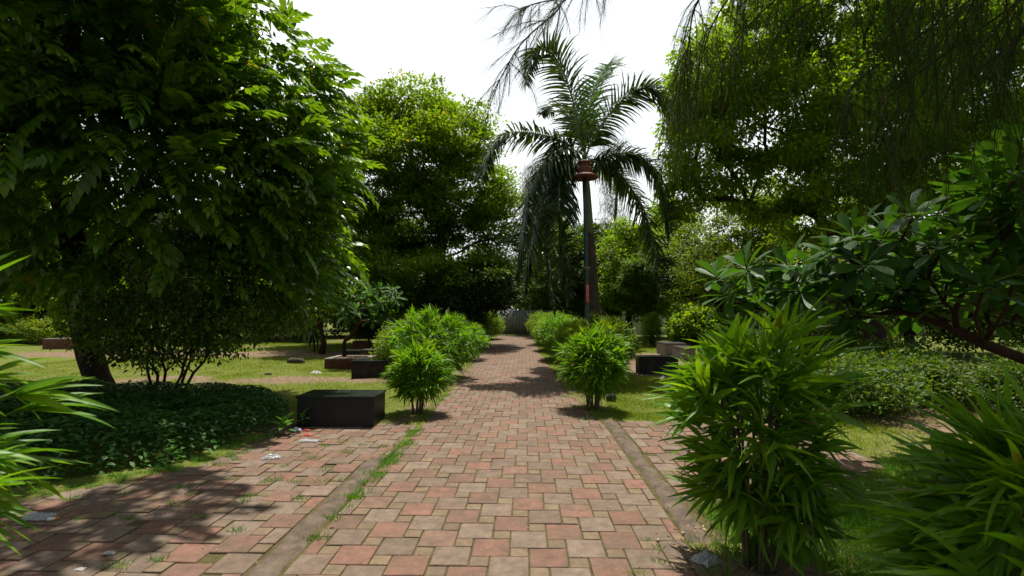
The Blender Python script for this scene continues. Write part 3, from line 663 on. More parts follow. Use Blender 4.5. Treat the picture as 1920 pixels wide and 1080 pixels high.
for k, (x, y, rx, ry, h, lab, mm_) in enumerate([
    (1.35, 12.6, .62, .9, 1.30, 'bright yellow green clipped shrub at the palm foot right of the path', 'hedge'),
    (2.0, 12.3, .62, .6, 1.28, 'bright rounded shrub behind the front right bamboo toward the granite bench', 'hedge'),
    (1.05, 15.6, .62, 1.3, 1.42, 'dark sided tall shrub in the right hedge just past the palm', 'bamboo'),
    (.95, 19.2, .62, 1.4, 1.40, 'mid green shrub in the middle of the right hedge', 'hedge'),
    (1.0, 23.5, .85, 1.6, 1.50, 'pale green shrub at the far end of the right hedge near the metal fence', 'hedge'),
    (-2.55, 19.5, .55, .9, 1.1, 'dark shaded shrub under the low tree left of the path', 'mid'),
    (-2.35, 23.0, .75, 1.2, 1.45, 'bright shrub left of the path before the last one', 'hedge'),
    (-1.95, 27.5, .95, 1.4, 1.62, 'last bright shrub left of the path next to the metal fence', 'hedge')]):
    q_ = np.random.default_rng(500 + k)
    shrub('shrub', lab, (x, y, 0), [(x, y, h * .5, rx * .8, ry * .8, h * .42)] + [(x + q_.uniform(-.5, .5) * rx, y + q_.uniform(-.6, .6) * ry, h * q_.uniform(.45, .72), rx * q_.uniform(.4, .6), ry * q_.uniform(.4, .6), h * q_.uniform(.25, .36)) for _ in range(5)], 620, 34, .17, .10, 60 + k, mm_, NARR, shell=.7, group='shrubs lining the path')
# ------------------------------------------------------------------ palm and lamp
pb = np.array([1.72, 12.2, 0]); root = thing('palm_tree', 'tall palm with green crownshaft and arching feathery fronds right of the path', 'palm tree', tuple(pb))
ptop = P(1096, 302, 12.2) - pb; pmid = P(1105, 438, 12.2) - pb
g = Geo(); pts = smoothpath([(0, 0, -.05), (0, 0, .9), pmid * np.array([.8, 1, 1]) * .75, pmid], 60); rr = np.linspace(.15, .105, 60); rr[:6] += np.linspace(.05, 0, 6); rr = rr + .007 * (np.arange(60) % 2)
g.add(*tube(pts, rr, 16)); palm_trunk = g
M['palmbark'] = solid('palm_bark', [(.05, .038, .030), (.10, .078, .06)], .9, .15, 9, .7, 35, (1, 1, .6), dist=.02)
M['crownshaft'] = solid('crownshaft_green', [(.10, .12, .06), (.17, .20, .11)], .6, .3, 8, .1, 40, (1, 1, .2)); palm_trunk.build('trunk', M['palmbark'], root)
g = Geo(); g.add(*tube(smoothpath([pmid, (pmid + ptop) / 2, ptop], 8), [.115, .112, .108, .105, .10, .09, .075, .055], 16)); g.build('crownshaft', M['crownshaft'], root)
def frond(pxs, seed, dens=64, ll=.62, hang=.5, mt='palm'):
    r = np.random.default_rng(seed); p = smoothpath([np.array(q) for q in pxs], 40); g = Geo()
    g.add(*tube(p, np.linspace(.028, .006, 40), 6), 1)
    t_ = norm(np.gradient(p, axis=0)); A, D, U, Sz = [], [], [], []
    for k in range(dens):
        u = .13 + .87 * k / dens; f = u * 39; i = min(38, int(f)); q = p[i] + (p[i + 1] - p[i]) * (f - i); T_ = t_[i]
        side = np.cross(T_, np.array([0, 0, 1.0])); side = side / max(1e-6, np.linalg.norm(side)) if np.linalg.norm(side) > .15 else norm(np.array([T_[1], -T_[0], 0.2]) + .01)
        upv = np.cross(side, T_)
        L = ll * (.45 + .55 * math.sin(math.pi * min(1, .12 + u * .85)) ** .6) * (1 if u < .8 else 1.15 - .6 * (u - .8) / .2)
        for s in (-1, 1):
            for pl in (-.35, .3):
                d = T_ * (.5 + .35 * u) + side * s * 1.0 + upv * (pl + r.normal(0, .15)) + r.normal(0, .08, 3)
                A.append(q); D.append(d); U.append(upv + side * s * .3 + r.normal(0, .2, 3)); Sz.append(L * r.uniform(.8, 1.08))
    A, D, U, Sz = map(np.array, (A, D, U, Sz)); d = norm(D); n_ = 5
    # hanging strips: integrate direction with gravity
    Q = [A]; dd_ = d.copy()
    for s in range(n_):
        dd_ = norm(dd_ + np.array([0, 0, -1.0]) * hang * .11 * (s + .3)); Q.append(Q[-1] + dd_ * (Sz / n_)[:, None])
    Q = np.stack(Q, 1); wv = norm(np.cross(d, U)); wp = np.array([.5, 1, .95, .8, .5, .06]) * .023
    Vl = Q + wv[:, None] * wp[None, :, None]; Vr = Q - wv[:, None] * wp[None, :, None]; V = np.stack([Vl, Vr], 2).reshape(-1, 3)
    N = len(A); base = (np.arange(N) * (n_ + 1) * 2)[:, None] + (np.arange(n_) * 2)[None]; base = base.ravel()
    g.add(V, np.stack([base, base + 1, base + 3, base + 2], -1), 0)
    return g.build('frond', [M[mt], M['crownshaft']], root)
def pp(px, py, Y): return P(px, py, Y) - pb
o0 = ptop
frond([o0, pp(1085, 235, 12.0), pp(1062, 150, 11.8), pp(1030, 95, 11.5), pp(1000, 105, 11.3), pp(984, 160, 11.2)], 1, 66, .85, .5)
frond([o0, pp(1060, 268, 12.0), pp(1010, 252, 11.8), pp(955, 250, 11.5), pp(918, 285, 11.3), pp(903, 335, 11.2)], 2, 66, .8, .8)
frond([o0, pp(1065, 285, 12.3), pp(1030, 300, 12.2), pp(1012, 370, 12.0), pp(995, 460, 11.9), pp(985, 545, 11.9)], 3, 110, .85, 1.0)
frond([o0, pp(1075, 292, 11.6), pp(1052, 330, 11.3), pp(1048, 400, 11.1), pp(1055, 480, 11.1), pp(1066, 560, 11.1)], 4, 110, .8, 1.0)
frond([o0, pp(1101, 230, 12.4), pp(1112, 170, 12.7), pp(1135, 130, 13.0), pp(1160, 118, 13.4)], 5, 56, .7, .35, 'palmy')
frond([o0, pp(1112, 260, 12.0), pp(1150, 205, 11.8), pp(1195, 168, 11.5), pp(1235, 172, 11.3), pp(1258, 222, 11.2)], 6, 68, .85, .6)
frond([o0, pp(1125, 297, 12.1), pp(1175, 288, 12.0), pp(1220, 310, 11.9), pp(1245, 365, 11.8), pp(1255, 440, 11.8)], 7, 96, .8, 1.0)
frond([o0, pp(1120, 305, 12.5), pp(1165, 330, 12.7), pp(1205, 390, 12.8), pp(1228, 470, 12.9), pp(1236, 560, 12.9)], 8, 100, .78, 1.1)
frond([o0, pp(1085, 255, 12.8), pp(1062, 210, 13.4), pp(1038, 195, 14.0), pp(1015, 215, 14.5)], 9, 60, .55, .6)
frond([o0, pp(1085, 300, 13.1), pp(1045, 320, 13.8), pp(1022, 400, 14.2), pp(1015, 500, 14.4)], 10, 90, .75, 1.1)
frond([o0, pp(1068, 290, 11.7), pp(1025, 300, 11.2), pp(990, 370, 11.0), pp(975, 450, 10.9), pp(972, 520, 10.9)], 13, 96, .8, 1.0)
frond([o0, pp(1080, 296, 12.6), pp(1040, 318, 12.8), pp(1026, 410, 12.9), pp(1030, 500, 12.9), pp(1040, 580, 12.9)], 14, 96, .8, 1.0)
g = Geo(); g.add(*tube([o0, pp(1090, 200, 12.2), pp(1077, 82, 12.2)], [.03, .014, .003], 5)); g.build('spear_leaf', M['palmy'], root)
lb = np.array([1.38, 11.0, 0.0]); root = thing('lamp_post', 'dark green lamp post with brick red round cap standing before the palm', 'street lamp', tuple(lb))
ltop = P(1096, 333, 11.0) - lb
g = Geo(); pt = lambda z: ltop * (z / ltop[2])
g.add(*tube([pt(0) - np.array([0, 0, .05]), pt(.9), pt(.93), pt(2.45), pt(3.6), ltop], [.062, .062, .05, .05, .044, .042], 16)); g.build('pole', M['lampgreen'], root)
g = Geo(); V, Fq = lathe([(.0, 2.44), (.05, 2.44), (.085, 2.46), (.088, 2.48), (.05, 2.50), (0, 2.5)], 16); g.add(V + pt(2.47) * np.array([1, 1, 0]), Fq); g.build('collar', M['greystone'], root)
g = Geo(); z0 = ltop[2]
V, Fq = lathe([(.0, .06), (.10, .05), (.28, -.02), (.30, -.01), (.295, .02), (.20, .07), (.175, .085), (.175, .20), (.165, .215), (.12, .235), (.105, .26), (.105, .30), (.135, .33), (.14, .355), (.12, .37), (.0, .37)], 28)
g.add(V + np.array([ltop[0], ltop[1], z0]), Fq); g.build('lamp_cap', M['lampred'], root, False)
def glyph(ch):
    B = {'H': [(0, 0, .2, 1), (.8, 0, 1, 1), (.2, .4, .8, .6)], 'E': [(0, 0, .2, 1), (.2, 0, 1, .18), (.2, .41, .85, .59), (.2, .82, 1, 1)], 'L': [(0, 0, .2, 1), (.2, 0, 1, .18)],
         'T': [(.4, 0, .6, .82), (0, .82, 1, 1)], 'B': [(0, 0, .2, 1), (.2, 0, .9, .18), (.2, .41, .9, .59), (.2, .82, .9, 1), (.8, .18, 1, .41), (.8, .59, 1, .82)]}
    return B[ch]
g = Geo(); gb = Geo(); zc = 2.10; q = pt(1.9)
box(gb, q[0] - .028, q[0] + .042, q[1] - .068, q[1] - .056, 1.70, 2.11, 0, .004); sg = gb.build('sign', M['signred'], root)
for ch in 'BHHELT':
    g = Geo()
    for (a0, c0, a1, c1) in glyph(ch): box(g, q[0] - .012 + .038 * a0, q[0] - .012 + .038 * a1, q[1] - .071, q[1] - .069, zc - .06 + .042 * c0, zc - .06 + .042 * c1)
    zc -= .064; g.build('letter', M['white'], sg, False)
# ------------------------------------------------------------------ benches and planters
def bench(name, label, x0, x1, y0, y1, h, body='granite', top='granite_top', cat='bench', ov=.015, tt=.03, group=None):
    c = ((x0 + x1) / 2, (y0 + y1) / 2, 0); root = thing(name, label, cat, c, 0, group); a, b_ = (x1 - x0) / 2, (y1 - y0) / 2
    g = Geo(); box(g, -a, a, -b_, b_, -.04, h - tt, 0, .004); g.build('base', M[body], root, False)
    g = Geo(); box(g, -a - ov, a + ov, -b_ - ov, b_ + ov, h - tt, h, 0, .004); g.build('seat', M[top], root, False); return root
bench('granite_bench', 'large polished black granite block bench nearest on the left of the path', -3.0, -1.98, 6.5, 7.02, .40, group='black granite block benches')
bench('granite_bench', 'dusty black granite block bench beside the pale shrub, left and further back', -3.94, -2.95, 11.2, 11.7, .40, 'granite_dusty', 'granite_top', group='black granite block benches')
bench('granite_bench', 'black granite block bench on bare soil right of the path', 2.74, 3.66, 12.05, 12.5, .43, 'granite_dusty', 'granite_top', group='black granite block benches')
bench('stone_bench', 'grey stone bench with pale sides, nearer of two behind the right black bench', 4.76, 5.3, 15.2, 16.3, .41, 'greystone', 'granite_dusty', group='grey stone benches')
bench('stone_bench', 'grey stone bench with pale sides, farther of two behind the right black bench', 4.78, 5.5, 17.2, 18.3, .43, 'greystone', 'granite_dusty', group='grey stone benches')
bench('stone_bench', 'low reddish slab bench on the sunlit lawn behind the planted box', -7.0, -6.4, 20.0, 20.5, .32, 'redstone', 'redstone')
bench('stone_kerb', 'low dark stone edging in the shade behind the red planter box', -6.1, -5.1, 16.6, 16.9, .22, 'granite_dusty', 'greystone', cat='edging')
bench('stone_bench', 'brown granite block bench half hidden behind the red planter box', -4.95, -4.2, 14.9, 15.4, .36, 'redstone', 'granite_dusty')
def planter(name, label, x0, x1, y0, y1, h):
    root = thing(name, label, 'planter', ((x0 + x1) / 2, (y0 + y1) / 2, 0)); a, b_ = (x1 - x0) / 2, (y1 - y0) / 2; g = Geo(); t_ = .13
    box(g, -a, a, -b_, -b_ + t_, -.04, h - .025, 0, .004); box(g, -a, a, b_ - t_, b_, -.04, h - .025, 0, .004)
    box(g, -a, -a + t_, -b_ + t_, b_ - t_, -.04, h - .025); box(g, a - t_, a, -b_ + t_, b_ - t_, -.04, h - .025); g.build('wall', M['redstone'], root, False)
    g = Geo(); e = .012
    box(g, -a - e, a + e, -b_ - e, -b_ + t_, h - .025, h); box(g, -a - e, a + e, b_ - t_, b_ + e, h - .025, h)
    box(g, -a - e, -a + t_, -b_ + t_, b_ - t_, h - .025, h); box(g, a - t_, a + e, -b_ + t_, b_ - t_, h - .025, h); g.build('coping', M['greystone'], root, False)
    g = Geo(); box(g, -a + t_, a - t_, -b_ + t_, b_ - t_, 0, h - .03); g.build('soil', M['soil'], root, False); return root
planter('planter_box', 'square red granite planter box holding the small crooked frangipani', -5.27, -4.2, 12.95, 13.95, .28)
planter('planter_wall', 'long low red granite planter with pale coping, far left behind the leaning trunk', -19.5, -16.2, 19.6, 20.6, .42)
# ------------------------------------------------------------------ frangipani
def rosette(seed, nl=16, L=1.0, open_=1.0):
    r = np.random.default_rng(seed); th = np.arange(nl) * 2.39996; u = np.arange(nl) / (nl - 1); el = 1.25 - (1.75 * open_) * u ** .8
    d = np.stack([np.cos(th) * np.cos(el), np.sin(th) * np.cos(el), np.sin(el)], -1); p = np.stack([.04 * np.cos(th), .04 * np.sin(th), .18 * (1 - u) - .1], -1)
    g = Geo(); prof = lambda v: (.12 + .88 * min(1, v / .62) ** 1.1) * (1 if v < .72 else math.sqrt(max(0, 1 - ((v - .72) / .30) ** 2)))
    for k in range(nl):
        g.inst(blade(7, .31, prof, .22, r.uniform(.02, .30)), p[k:k + 1], frames(d[k:k + 1], np.array([[r.normal(0, .15), r.normal(0, .15), 1.]])), np.array([L * r.uniform(.78, 1.08) * (.7 + .3 * u[k] ** .4)]))
    return g.template()
ROS = [rosette(1), rosette(2, 18), rosette(3, 13, open_=.8), rosette(4, 20, open_=1.15)]
def frangipani(name, label, base, top, tips, L, seed, r0, lean=None, bark='bark_grey', cat='tree', tilt=.35):
    r = np.random.default_rng(seed); base = np.array(base, float); root = thing(name, label, cat, tuple(base)); T_ = np.array(tips, float) - base
    g = Geo(); nd = skeleton(g, np.zeros(3), np.array(top) - base, T_ - np.array([0, 0, .04]), r0, r, 8, rmin=.012, lean=None if lean is None else [np.array(q) - base for q in lean], jit=.18)
    g.build('trunk', M[bark], root); g = Geo(); n = len(T_); ax = norm((T_ - (np.array(top) - base)) * np.array([1, 1, .4]) * tilt + np.array([0, 0, 1.]) + r.normal(0, .2, (n, 3)))
    rv = norm(r.normal(0, 1, (n, 3))); xx = norm(np.cross(rv, ax)); yy = np.cross(ax, xx); Rm = np.stack([xx, yy, ax], -1); pk = r.integers(0, 4, n)
    for k in range(4):
        s = pk == k; g.inst(ROS[k], T_[s], Rm[s], L * r.uniform(.82, 1.12, s.sum()))
    g.build('crown', M['plum'], root); return root
tips = [P(px, py, Y) for px, py, Y in [(655, 548, 13.2), (672, 540, 13.6), (690, 548, 13.0), (712, 543, 13.5), (735, 545, 13.2), (645, 575, 13.0), (668, 580, 12.8), (690, 575, 13.6), (712, 568, 13.1), (728, 592, 13.3), (650, 592, 13.4), (700, 598, 12.9), (680, 560, 13.9), (725, 565, 13.8), (662, 562, 13.5), (742, 560, 13.5)]]
frangipani('frangipani_tree', 'small crooked frangipani growing out of the red planter box', P(646, 669, 13.35), P(668, 612, 13.3), tips, .34, 71, .05, lean=[P(646, 640, 13.35), P(657, 633, 13.3)], bark='bark_red')
rx_ = np.random.default_rng(4); more = [(rx_.uniform(1440, 1960), rx_.uniform(480, 590), rx_.uniform(4.0, 5.6)) for _ in range(20)] + [(rx_.uniform(1800, 1990), rx_.uniform(280, 480), rx_.uniform(4.0, 5.4)) for _ in range(14)]
tips = [P(*q) for q in more + [(1345, 520, 5.2), (1400, 505, 4.6), (1365, 555, 4.8), (1440, 540, 4.7), (1480, 500, 4.4), (1500, 545, 4.3), (1540, 500, 4.7), (1560, 475, 4.4), (1600, 445, 4.2), (1622, 500, 4.1), (1590, 540, 4.4), (1650, 455, 4.5), (1660, 430, 4.7),
        (1710, 400, 4.2), (1760, 470, 3.9), (1700, 480, 4.2), (1740, 520, 4.1), (1800, 510, 4.0), (1850, 490, 4.2), (1840, 540, 3.8), (1800, 440, 4.5), (1690, 540, 4.6), (1640, 560, 4.6), (1770, 560, 4.2), (1900, 520, 4.0), (1870, 440, 4.4),
        (1860, 360, 4.2), (1900, 330, 4.0), (1850, 310, 4.5), (1910, 270, 4.3), (1930, 390, 3.9), (1880, 400, 4.1), (1960, 300, 4.4), (1980, 450, 4.1), (1540, 570, 4.3), (1590, 590, 4.5), (1710, 585, 4.9), (1460, 580, 4.8), (1850, 590, 4.6), (1500, 590, 5.0), (1760, 400, 4.9), (1810, 380, 4.9),
        (1430, 575, 5.1), (1660, 510, 4.9), (1560, 530, 5.0), (1720, 455, 4.8), (1900, 470, 4.7), (1820, 560, 4.9), (1930, 560, 4.3)]]
frangipani('frangipani_tree', 'big dark frangipani with wide rosettes of paddle leaves on the right', (5.4, 3.9, 0), P(1690, 585, 4.5), tips, .335, 72, .042, lean=[(4.9, 3.95, .72), P(1890, 665, 4.1), P(1780, 612, 4.3)], bark='bark_red')
# ------------------------------------------------------------------ trees
def pts3(px, py, Y): return P(px, py, Y)
cb = (-3.9, 22.5, 0)
CL = [plobe(775, 205, 22.5, 95, 42, 3), plobe(700, 250, 22.5, 90, 55, 3), plobe(850, 255, 22, 95, 60, 3), plobe(780, 290, 21, 140, 60, 3.2), plobe(690, 350, 22, 110, 75, 3.2), plobe(870, 370, 22, 105, 85, 3.2),
      plobe(930, 410, 22.5, 52, 75, 2.4), plobe(660, 450, 22, 110, 80, 3), plobe(760, 520, 21, 140, 70, 3.4), plobe(640, 560, 21.5, 80, 50, 2.6), plobe(880, 520, 21.5, 90, 60, 3), plobe(770, 420, 23, 120, 70, 3.4), plobe(800, 580, 23, 120, 35, 3)]
tree('broad_tree', 'tall domed tree with sunlit layered crown, centre left behind the path', cb, P(812, 330, 22.5), CL, .38, 'centre', 1700, 85, .62, .18, 81, shell=.5, flat=.34, droop=.05, tilt=.35, ntar=170)
lb_ = (-2.75, 21.0, 0)
tree('low_tree', 'low dark tree leaning over the left hedge before the centre of the path end', lb_, P(890, 545, 21), [plobe(905, 530, 21, 75, 45, 2.2), plobe(860, 560, 20.5, 70, 35, 2), plobe(935, 560, 21, 42, 30, 1.7)], .12, 'dark', 330, 60, .5, .15, 82, shell=.3, ntar=60)
sb_ = G(603, 664)
tree('slim_tree', 'slim tree with straight red brown trunk on the lawn left of the planter box', sb_, P(598, 540, 17.5), [plobe(600, 470, 17.5, 62, 60, 1.4), plobe(575, 540, 17.0, 52, 42, 1.2), plobe(630, 530, 17.5, 40, 40, 1.1)], .10, 'mid', 240, 60, .34, .14, 83, bark='bark_red', shell=.3, ntar=40, tmpl=OV2)
# right large tree
RL = [plobe(1330, 150, 12, 80, 90, 1.8), plobe(1420, 90, 12.5, 110, 100, 2), plobe(1560, 60, 12.5, 140, 110, 2.2), plobe(1720, 100, 12.5, 150, 120, 2.2), plobe(1860, 130, 12.5, 150, 130, 2.2), plobe(1470, 230, 12, 150, 90, 2.2),
      plobe(1310, 290, 12, 60, 70, 1.4), plobe(1620, 250, 13, 140, 90, 2), plobe(1800, 300, 13, 140, 90, 2), plobe(1450, 350, 13, 120, 60, 1.8), plobe(1560, 400, 13.5, 120, 60, 1.8), plobe(1300, 220, 12.5, 55, 60, 1.3), plobe(1280, 370, 12.5, 40, 50, 1.2)]
tree('broad_tree', 'spreading bright green tree with tangled dark branches on the right', (8.7, 12.6, 0), P(1650, 400, 12.6), RL, .24, 'right', 2500, 58, .36, .14, 84, shell=.6, flat=.5, ntar=330, tmpl=OV2, tilt=.6)
# background kinds: one of each, then copies
rb = np.random.default_rng(99)
def bgtree(label, loc, h, rx, leafm, seed, group=None, ncl=420, per=56, size=.22, trunk=.16, low=.25, tmpl=None, bark='bark', name='tree', shell=.45):
    x, y = loc; L = []
    r = np.random.default_rng(seed)
    for k in range(7):
        a = k * 2.4; zz = h * (low + (1 - low) * (k + .7) / 7.6); q = rx * .5 * (1 - .5 * k / 7)
        L.append((x + q * math.cos(a), y + q * math.sin(a), zz, rx * (.62 - .04 * k), rx * (.62 - .04 * k), h * .17))
    return tree(name, label, (x, y, 0), (x + r.normal(0, .2), y, h * .55), L, trunk, leafm, ncl, per, .10 * h * .75, size, seed, tmpl=tmpl, shell=shell, ntar=45, group=group, bark=bark)
def at(px, Y): return ((px - 985) * Y / F, Y)
bgtree('dark tree far left behind the leaning trunk', at(-40, 24), 8.5, 3.6, 'dark', 201)
bgtree('dark tree seen between the leaning trunk and the small tree', at(250, 27), 7.6, 3.4, 'dark', 202)
bgtree('dark dense tree behind the small multi stemmed tree', at(440, 26), 8.0, 3.6, 'dark', 203, low=.12)
bgtree('shaded tree behind the slim red trunk', at(590, 30), 9.5, 4.2, 'dark', 204, low=.08)
bgtree('shaded tree behind the planted frangipani', at(720, 31), 8.0, 3.6, 'dark', 205, low=.05)
bgtree('leafy tree behind the hanging left palm fronds', at(1035, 34), 8.2, 3.0, 'mid', 206, low=.2)
bgtree('bright green tree right of the palm trunk', at(1180, 25), 6.0, 2.0, 'right', 207, low=.25, size=.17, tmpl=OV2)
bgtree('second bright tree behind the right palm frond', at(1255, 29), 7.6, 2.7, 'right', 208, low=.2, size=.2)
bgtree('mid green rounded tree filling the gap under the left palm fronds', at(1048, 29.5), 6.2, 2.1, 'mid', 216, low=.3, size=.2)
bgtree('leafy tree directly behind the palm trunk', at(1110, 29), 6.4, 2.2, 'mid', 217, low=.3, size=.2)
bgtree('dark low crowned tree over the pale wall', at(1150, 27), 4.4, 1.9, 'dark', 209, low=.62, trunk=.07, size=.16)
bgtree('dark low crowned tree beside the round shrub', at(1222, 22.5), 4.0, 1.6, 'mid', 210, low=.64, trunk=.06, size=.15)
bgtree('dark low crowned tree right of the round shrub', at(1290, 24), 4.4, 2.0, 'dark', 211, low=.62, trunk=.07, size=.16)
bgtree('yellow green tree behind the right palm frond and the big frangipani', at(1350, 20), 6.2, 2.6, 'bright', 212, low=.18, size=.13, tmpl=OV2)
bgtree('shaded tree behind the big frangipani', at(1500, 19), 6.6, 3.3, 'bright', 213, low=.1, size=.16)
bgtree('shaded tree behind the right end of the big frangipani', at(1690, 18), 7.5, 3.4, 'mid', 214, low=.08, size=.16)
bgtree('dark tree at the far right picture edge', at(1900, 17), 8.0, 3.8, 'dark', 215, low=.08, size=.18)
# feathery casuarinas in the distance
def casu_far(label, loc, h, rx, seed):
    r = np.random.default_rng(seed); x, y = loc; root = thing('casuarina_tree', label, 'tree', (x, y, 0)); n = 150
    zz = h * (.3 + .7 * r.random(n)); a = r.uniform(0, 6.28, n); rr = rx * (1.15 - zz / h * .85) * r.random(n) ** .5
    C = np.stack([rr * np.cos(a), rr * np.sin(a), zz + .25 * rr], -1); g = Geo(); skeleton(g, (0, 0, 0), (0, 0, h * .93), C, .13, r, 5, rmin=.012); g.build('trunk', M['bark_grey'], root)
    g = Geo(); N = 9000; c = C[r.integers(0, n, N)] + r.normal(0, .28, (N, 3)); d = np.stack([r.normal(0, .35, N), r.normal(0, .35, N), -np.ones(N)], -1)
    g.inst((np.array([(0, -.5, 0), (0, .5, 0), (1, 0, 0)], float), [np.array([(0, 1, 2)])]), c, frames(d, norm(r.normal(0, 1, (N, 3)))), np.stack([r.uniform(.25, .6, N), np.full(N, .014), np.full(N, 1.)], -1)); g.build('crown', M['casu'], root)
casu_far('thin feathery casuarina rising behind the palm trunk', at(1150, 31), 12.3, 2.2, 301)
casu_far('thin feathery casuarina between the domed tree and the palm', at(1000, 33), 11.2, 2.0, 302)
# trees beyond the fence closing the horizon
kinds = []
for k, (h, rx, m_) in enumerate([(8.2, 4.2, 'dark'), (7.6, 3.8, 'mid'), (8.4, 4.0, 'mid')]):
    rt = bgtree('dense tree in the far row beyond the fence', (0, 0), h, rx, m_, 400 + k, group='trees in the far row beyond the fence', ncl=340, per=46, size=.32, low=.06); kinds.append(rt)
spots = [(-46, 36), (-39, 40), (-32, 37), (-26, 42), (-20, 38), (-14, 41), (-8.5, 38), (-3, 42), (2.5, 39), (8, 41), (13.5, 38), (19, 40), (25, 36), (31, 38), (37, 34), (43, 36), (30, 27), (24, 22), (36, 26), (-30, 28), (-38, 30), (-24, 31)]
for k, (x, y) in enumerate(spots):
    src = kinds[k % 3]; s = rb.uniform(.85, 1.08)
    if k < 3: src.location = (x, y, 0); src.rotation_euler.z = rb.uniform(0, 6.28); continue
    dup(src, (x, y, 0), rb.uniform(0, 6.28), s)
# ------------------------------------------------------------------ fence, wall
g = Geo(); n = 900; xs = np.linspace(-6, 3.6, n); prof = .02 * np.clip(np.sin(xs * 2 * math.pi / .2) * 2.2, -1, 1)
V = np.concatenate([np.stack([xs, 32.3 + prof, np.full(n, .03)], -1), np.stack([xs, 32.3 + prof, np.full(n, 1.62)], -1), np.stack([xs, 32.304 + prof, np.full(n, 1.62)], -1), np.stack([xs, 32.304 + prof, np.full(n, .03)], -1)])
i = np.arange(n - 1); Fq = np.concatenate([np.stack([i + a * n, i + 1 + a * n, i + 1 + b_ * n, i + b_ * n], -1) for a, b_ in ((0, 1), (1, 2), (2, 3), (3, 0))])
fr = thing('metal_fence', 'grey corrugated metal sheet fence closing the end of the path', 'fence', (0, 0, 0))
g.add(V, Fq); g.build('panel', M['metal'], fr)
for x in np.arange(-6, 3.7, 1.6): g = Geo(); box(g, x - .03, x + .03, 32.34, 32.40, -.1, 1.66); g.build('post', M['bark_grey'], fr, False)
g = Geo(); box(g, -6, 3.6, 32.335, 32.36, 1.2, 1.26); g.build('rail', M['bark_grey'], fr, False)
wr = thing('boundary_wall', 'pale painted boundary wall seen through the trees right of the palm', 'wall', (12, 33.2, 0))
g = Geo(); box(g, -8.2, 14, -.1, .1, -.1, 1.75); g.build('wall', M['wall'], wr, False)
g = Geo(); box(g, -8.25, 14.05, -.14, .14, 1.75, 1.83); g.build('coping', M['greystone'], wr, False)
# ------------------------------------------------------------------ more plants
x, y = at(1220, 21.5); shrub('shrub', 'small rounded upright shrub in front of the pale wall', (x, y, 0), [(x, y, .8, .42, .42, .68)], 200, 24, .14, .1, 91, 'right', NARR, shell=.6)
x, y = at(1352, 16.5); shrub('shrub', 'glossy leafy shrub behind the grey stone benches', (x - .1, y + 2, 0), [(x - .2, y + 2, .95, .9, .8, .75), (x + .5, y + 2.2, .8, .8, .7, .65), (x - .8, y + 2.3, .85, .35, .4, .55)], 330, 30, .2, .15, 92, 'right', OV3)
for k, (x, y, lab) in enumerate([(4.6, 7.4, 'low leafy shrub under the frangipani, left of the sunlit undergrowth'), (6.0, 8.2, 'sunlit low leafy shrub under the middle of the frangipani'), (7.4, 7.6, 'sunlit low leafy shrub under the leaning frangipani trunk'), (5.6, 10.2, 'low leafy shrub further back behind the frangipani'), (7.6, 10.8, 'low leafy shrub at the foot of the spreading right tree'), (9.2, 9.0, 'low leafy shrub at the right picture edge behind the frangipani')]):
    shrub('low_shrub', lab, (x, y, 0), [(x, y, .42, .95, .8, .42), (x + .5, y + .4, .5, .7, .6, .4)], 300, 26, .2, .085, 110 + k, 'mid', OV2, shell=.4, group='low shrubs under the frangipani')
for k, (px, Y_, h, rx, lab, mt) in enumerate([(55, 22.5, 1.15, 2.0, 'pale green low shrub above the long red planter', 'bright'), (130, 24, 2.3, 1.1, 'pale green taller shrub left of the leaning trunk', 'bright'), (10, 23, 1.4, 1.2, 'green shrub at the left picture edge behind the long planter', 'mid'), (560, 24.5, 1.6, 1.2, 'dark green shrub at the back of the lawn', 'mid'), (690, 23.5, 1.5, 1.0, 'green shrub behind the frangipani planter', 'mid'), (1560, 14, 1.6, 1.4, 'mid green shrub behind the big frangipani foliage', 'mid')]):
    x, y = at(px, Y_); shrub('shrub', lab, (x, y, 0), [(x, y, h * .55, rx, .9, h * .45)], 260, 24, .22, .13, 130 + k, mt, OV2)
# strappy plant that hangs beside the slim trunk
q = G(589, 660); r = np.random.default_rng(8); root = thing('strappy_plant', 'small strappy plant with long drooping leaves beside the slim red trunk', 'plant', tuple(q))
g = Geo(); g.add(*tube([(0, 0, -.03), (.02, 0, .5), (0, 0, .85)], [.035, .03, .025], 8)); g.build('stem', M['bark_red'], root)
g = Geo(); n = 70; th = r.uniform(0, 6.28, n); d = np.stack([np.cos(th) * .5, np.sin(th) * .5, r.uniform(.0, 1.0, n)], -1); A = np.tile([0, 0, .86], (n, 1)) - np.array([0, 0, 1]) * r.uniform(0, .2, (n, 1)); Q = [A]; dd_ = norm(d)
for s in range(7): dd_ = norm(dd_ + np.array([0, 0, -.6])); Q.append(Q[-1] + dd_ * .125 * r.uniform(.8, 1.1, (n, 1)))
Q = np.stack(Q, 1); wv = norm(np.cross(d, [0, 0, 1.])); wp = np.array([.5, 1, 1, 1, .9, .7, .5, .05]) * .016; V = np.stack([Q + wv[:, None] * wp[None, :, None], Q - wv[:, None] * wp[None, :, None]], 2).reshape(-1, 3)
bs = ((np.arange(n) * 16)[:, None] + (np.arange(7) * 2)[None]).ravel(); g.add(V, np.stack([bs, bs + 1, bs + 3, bs + 2], -1)); g.build('foliage', M['palm'], root)
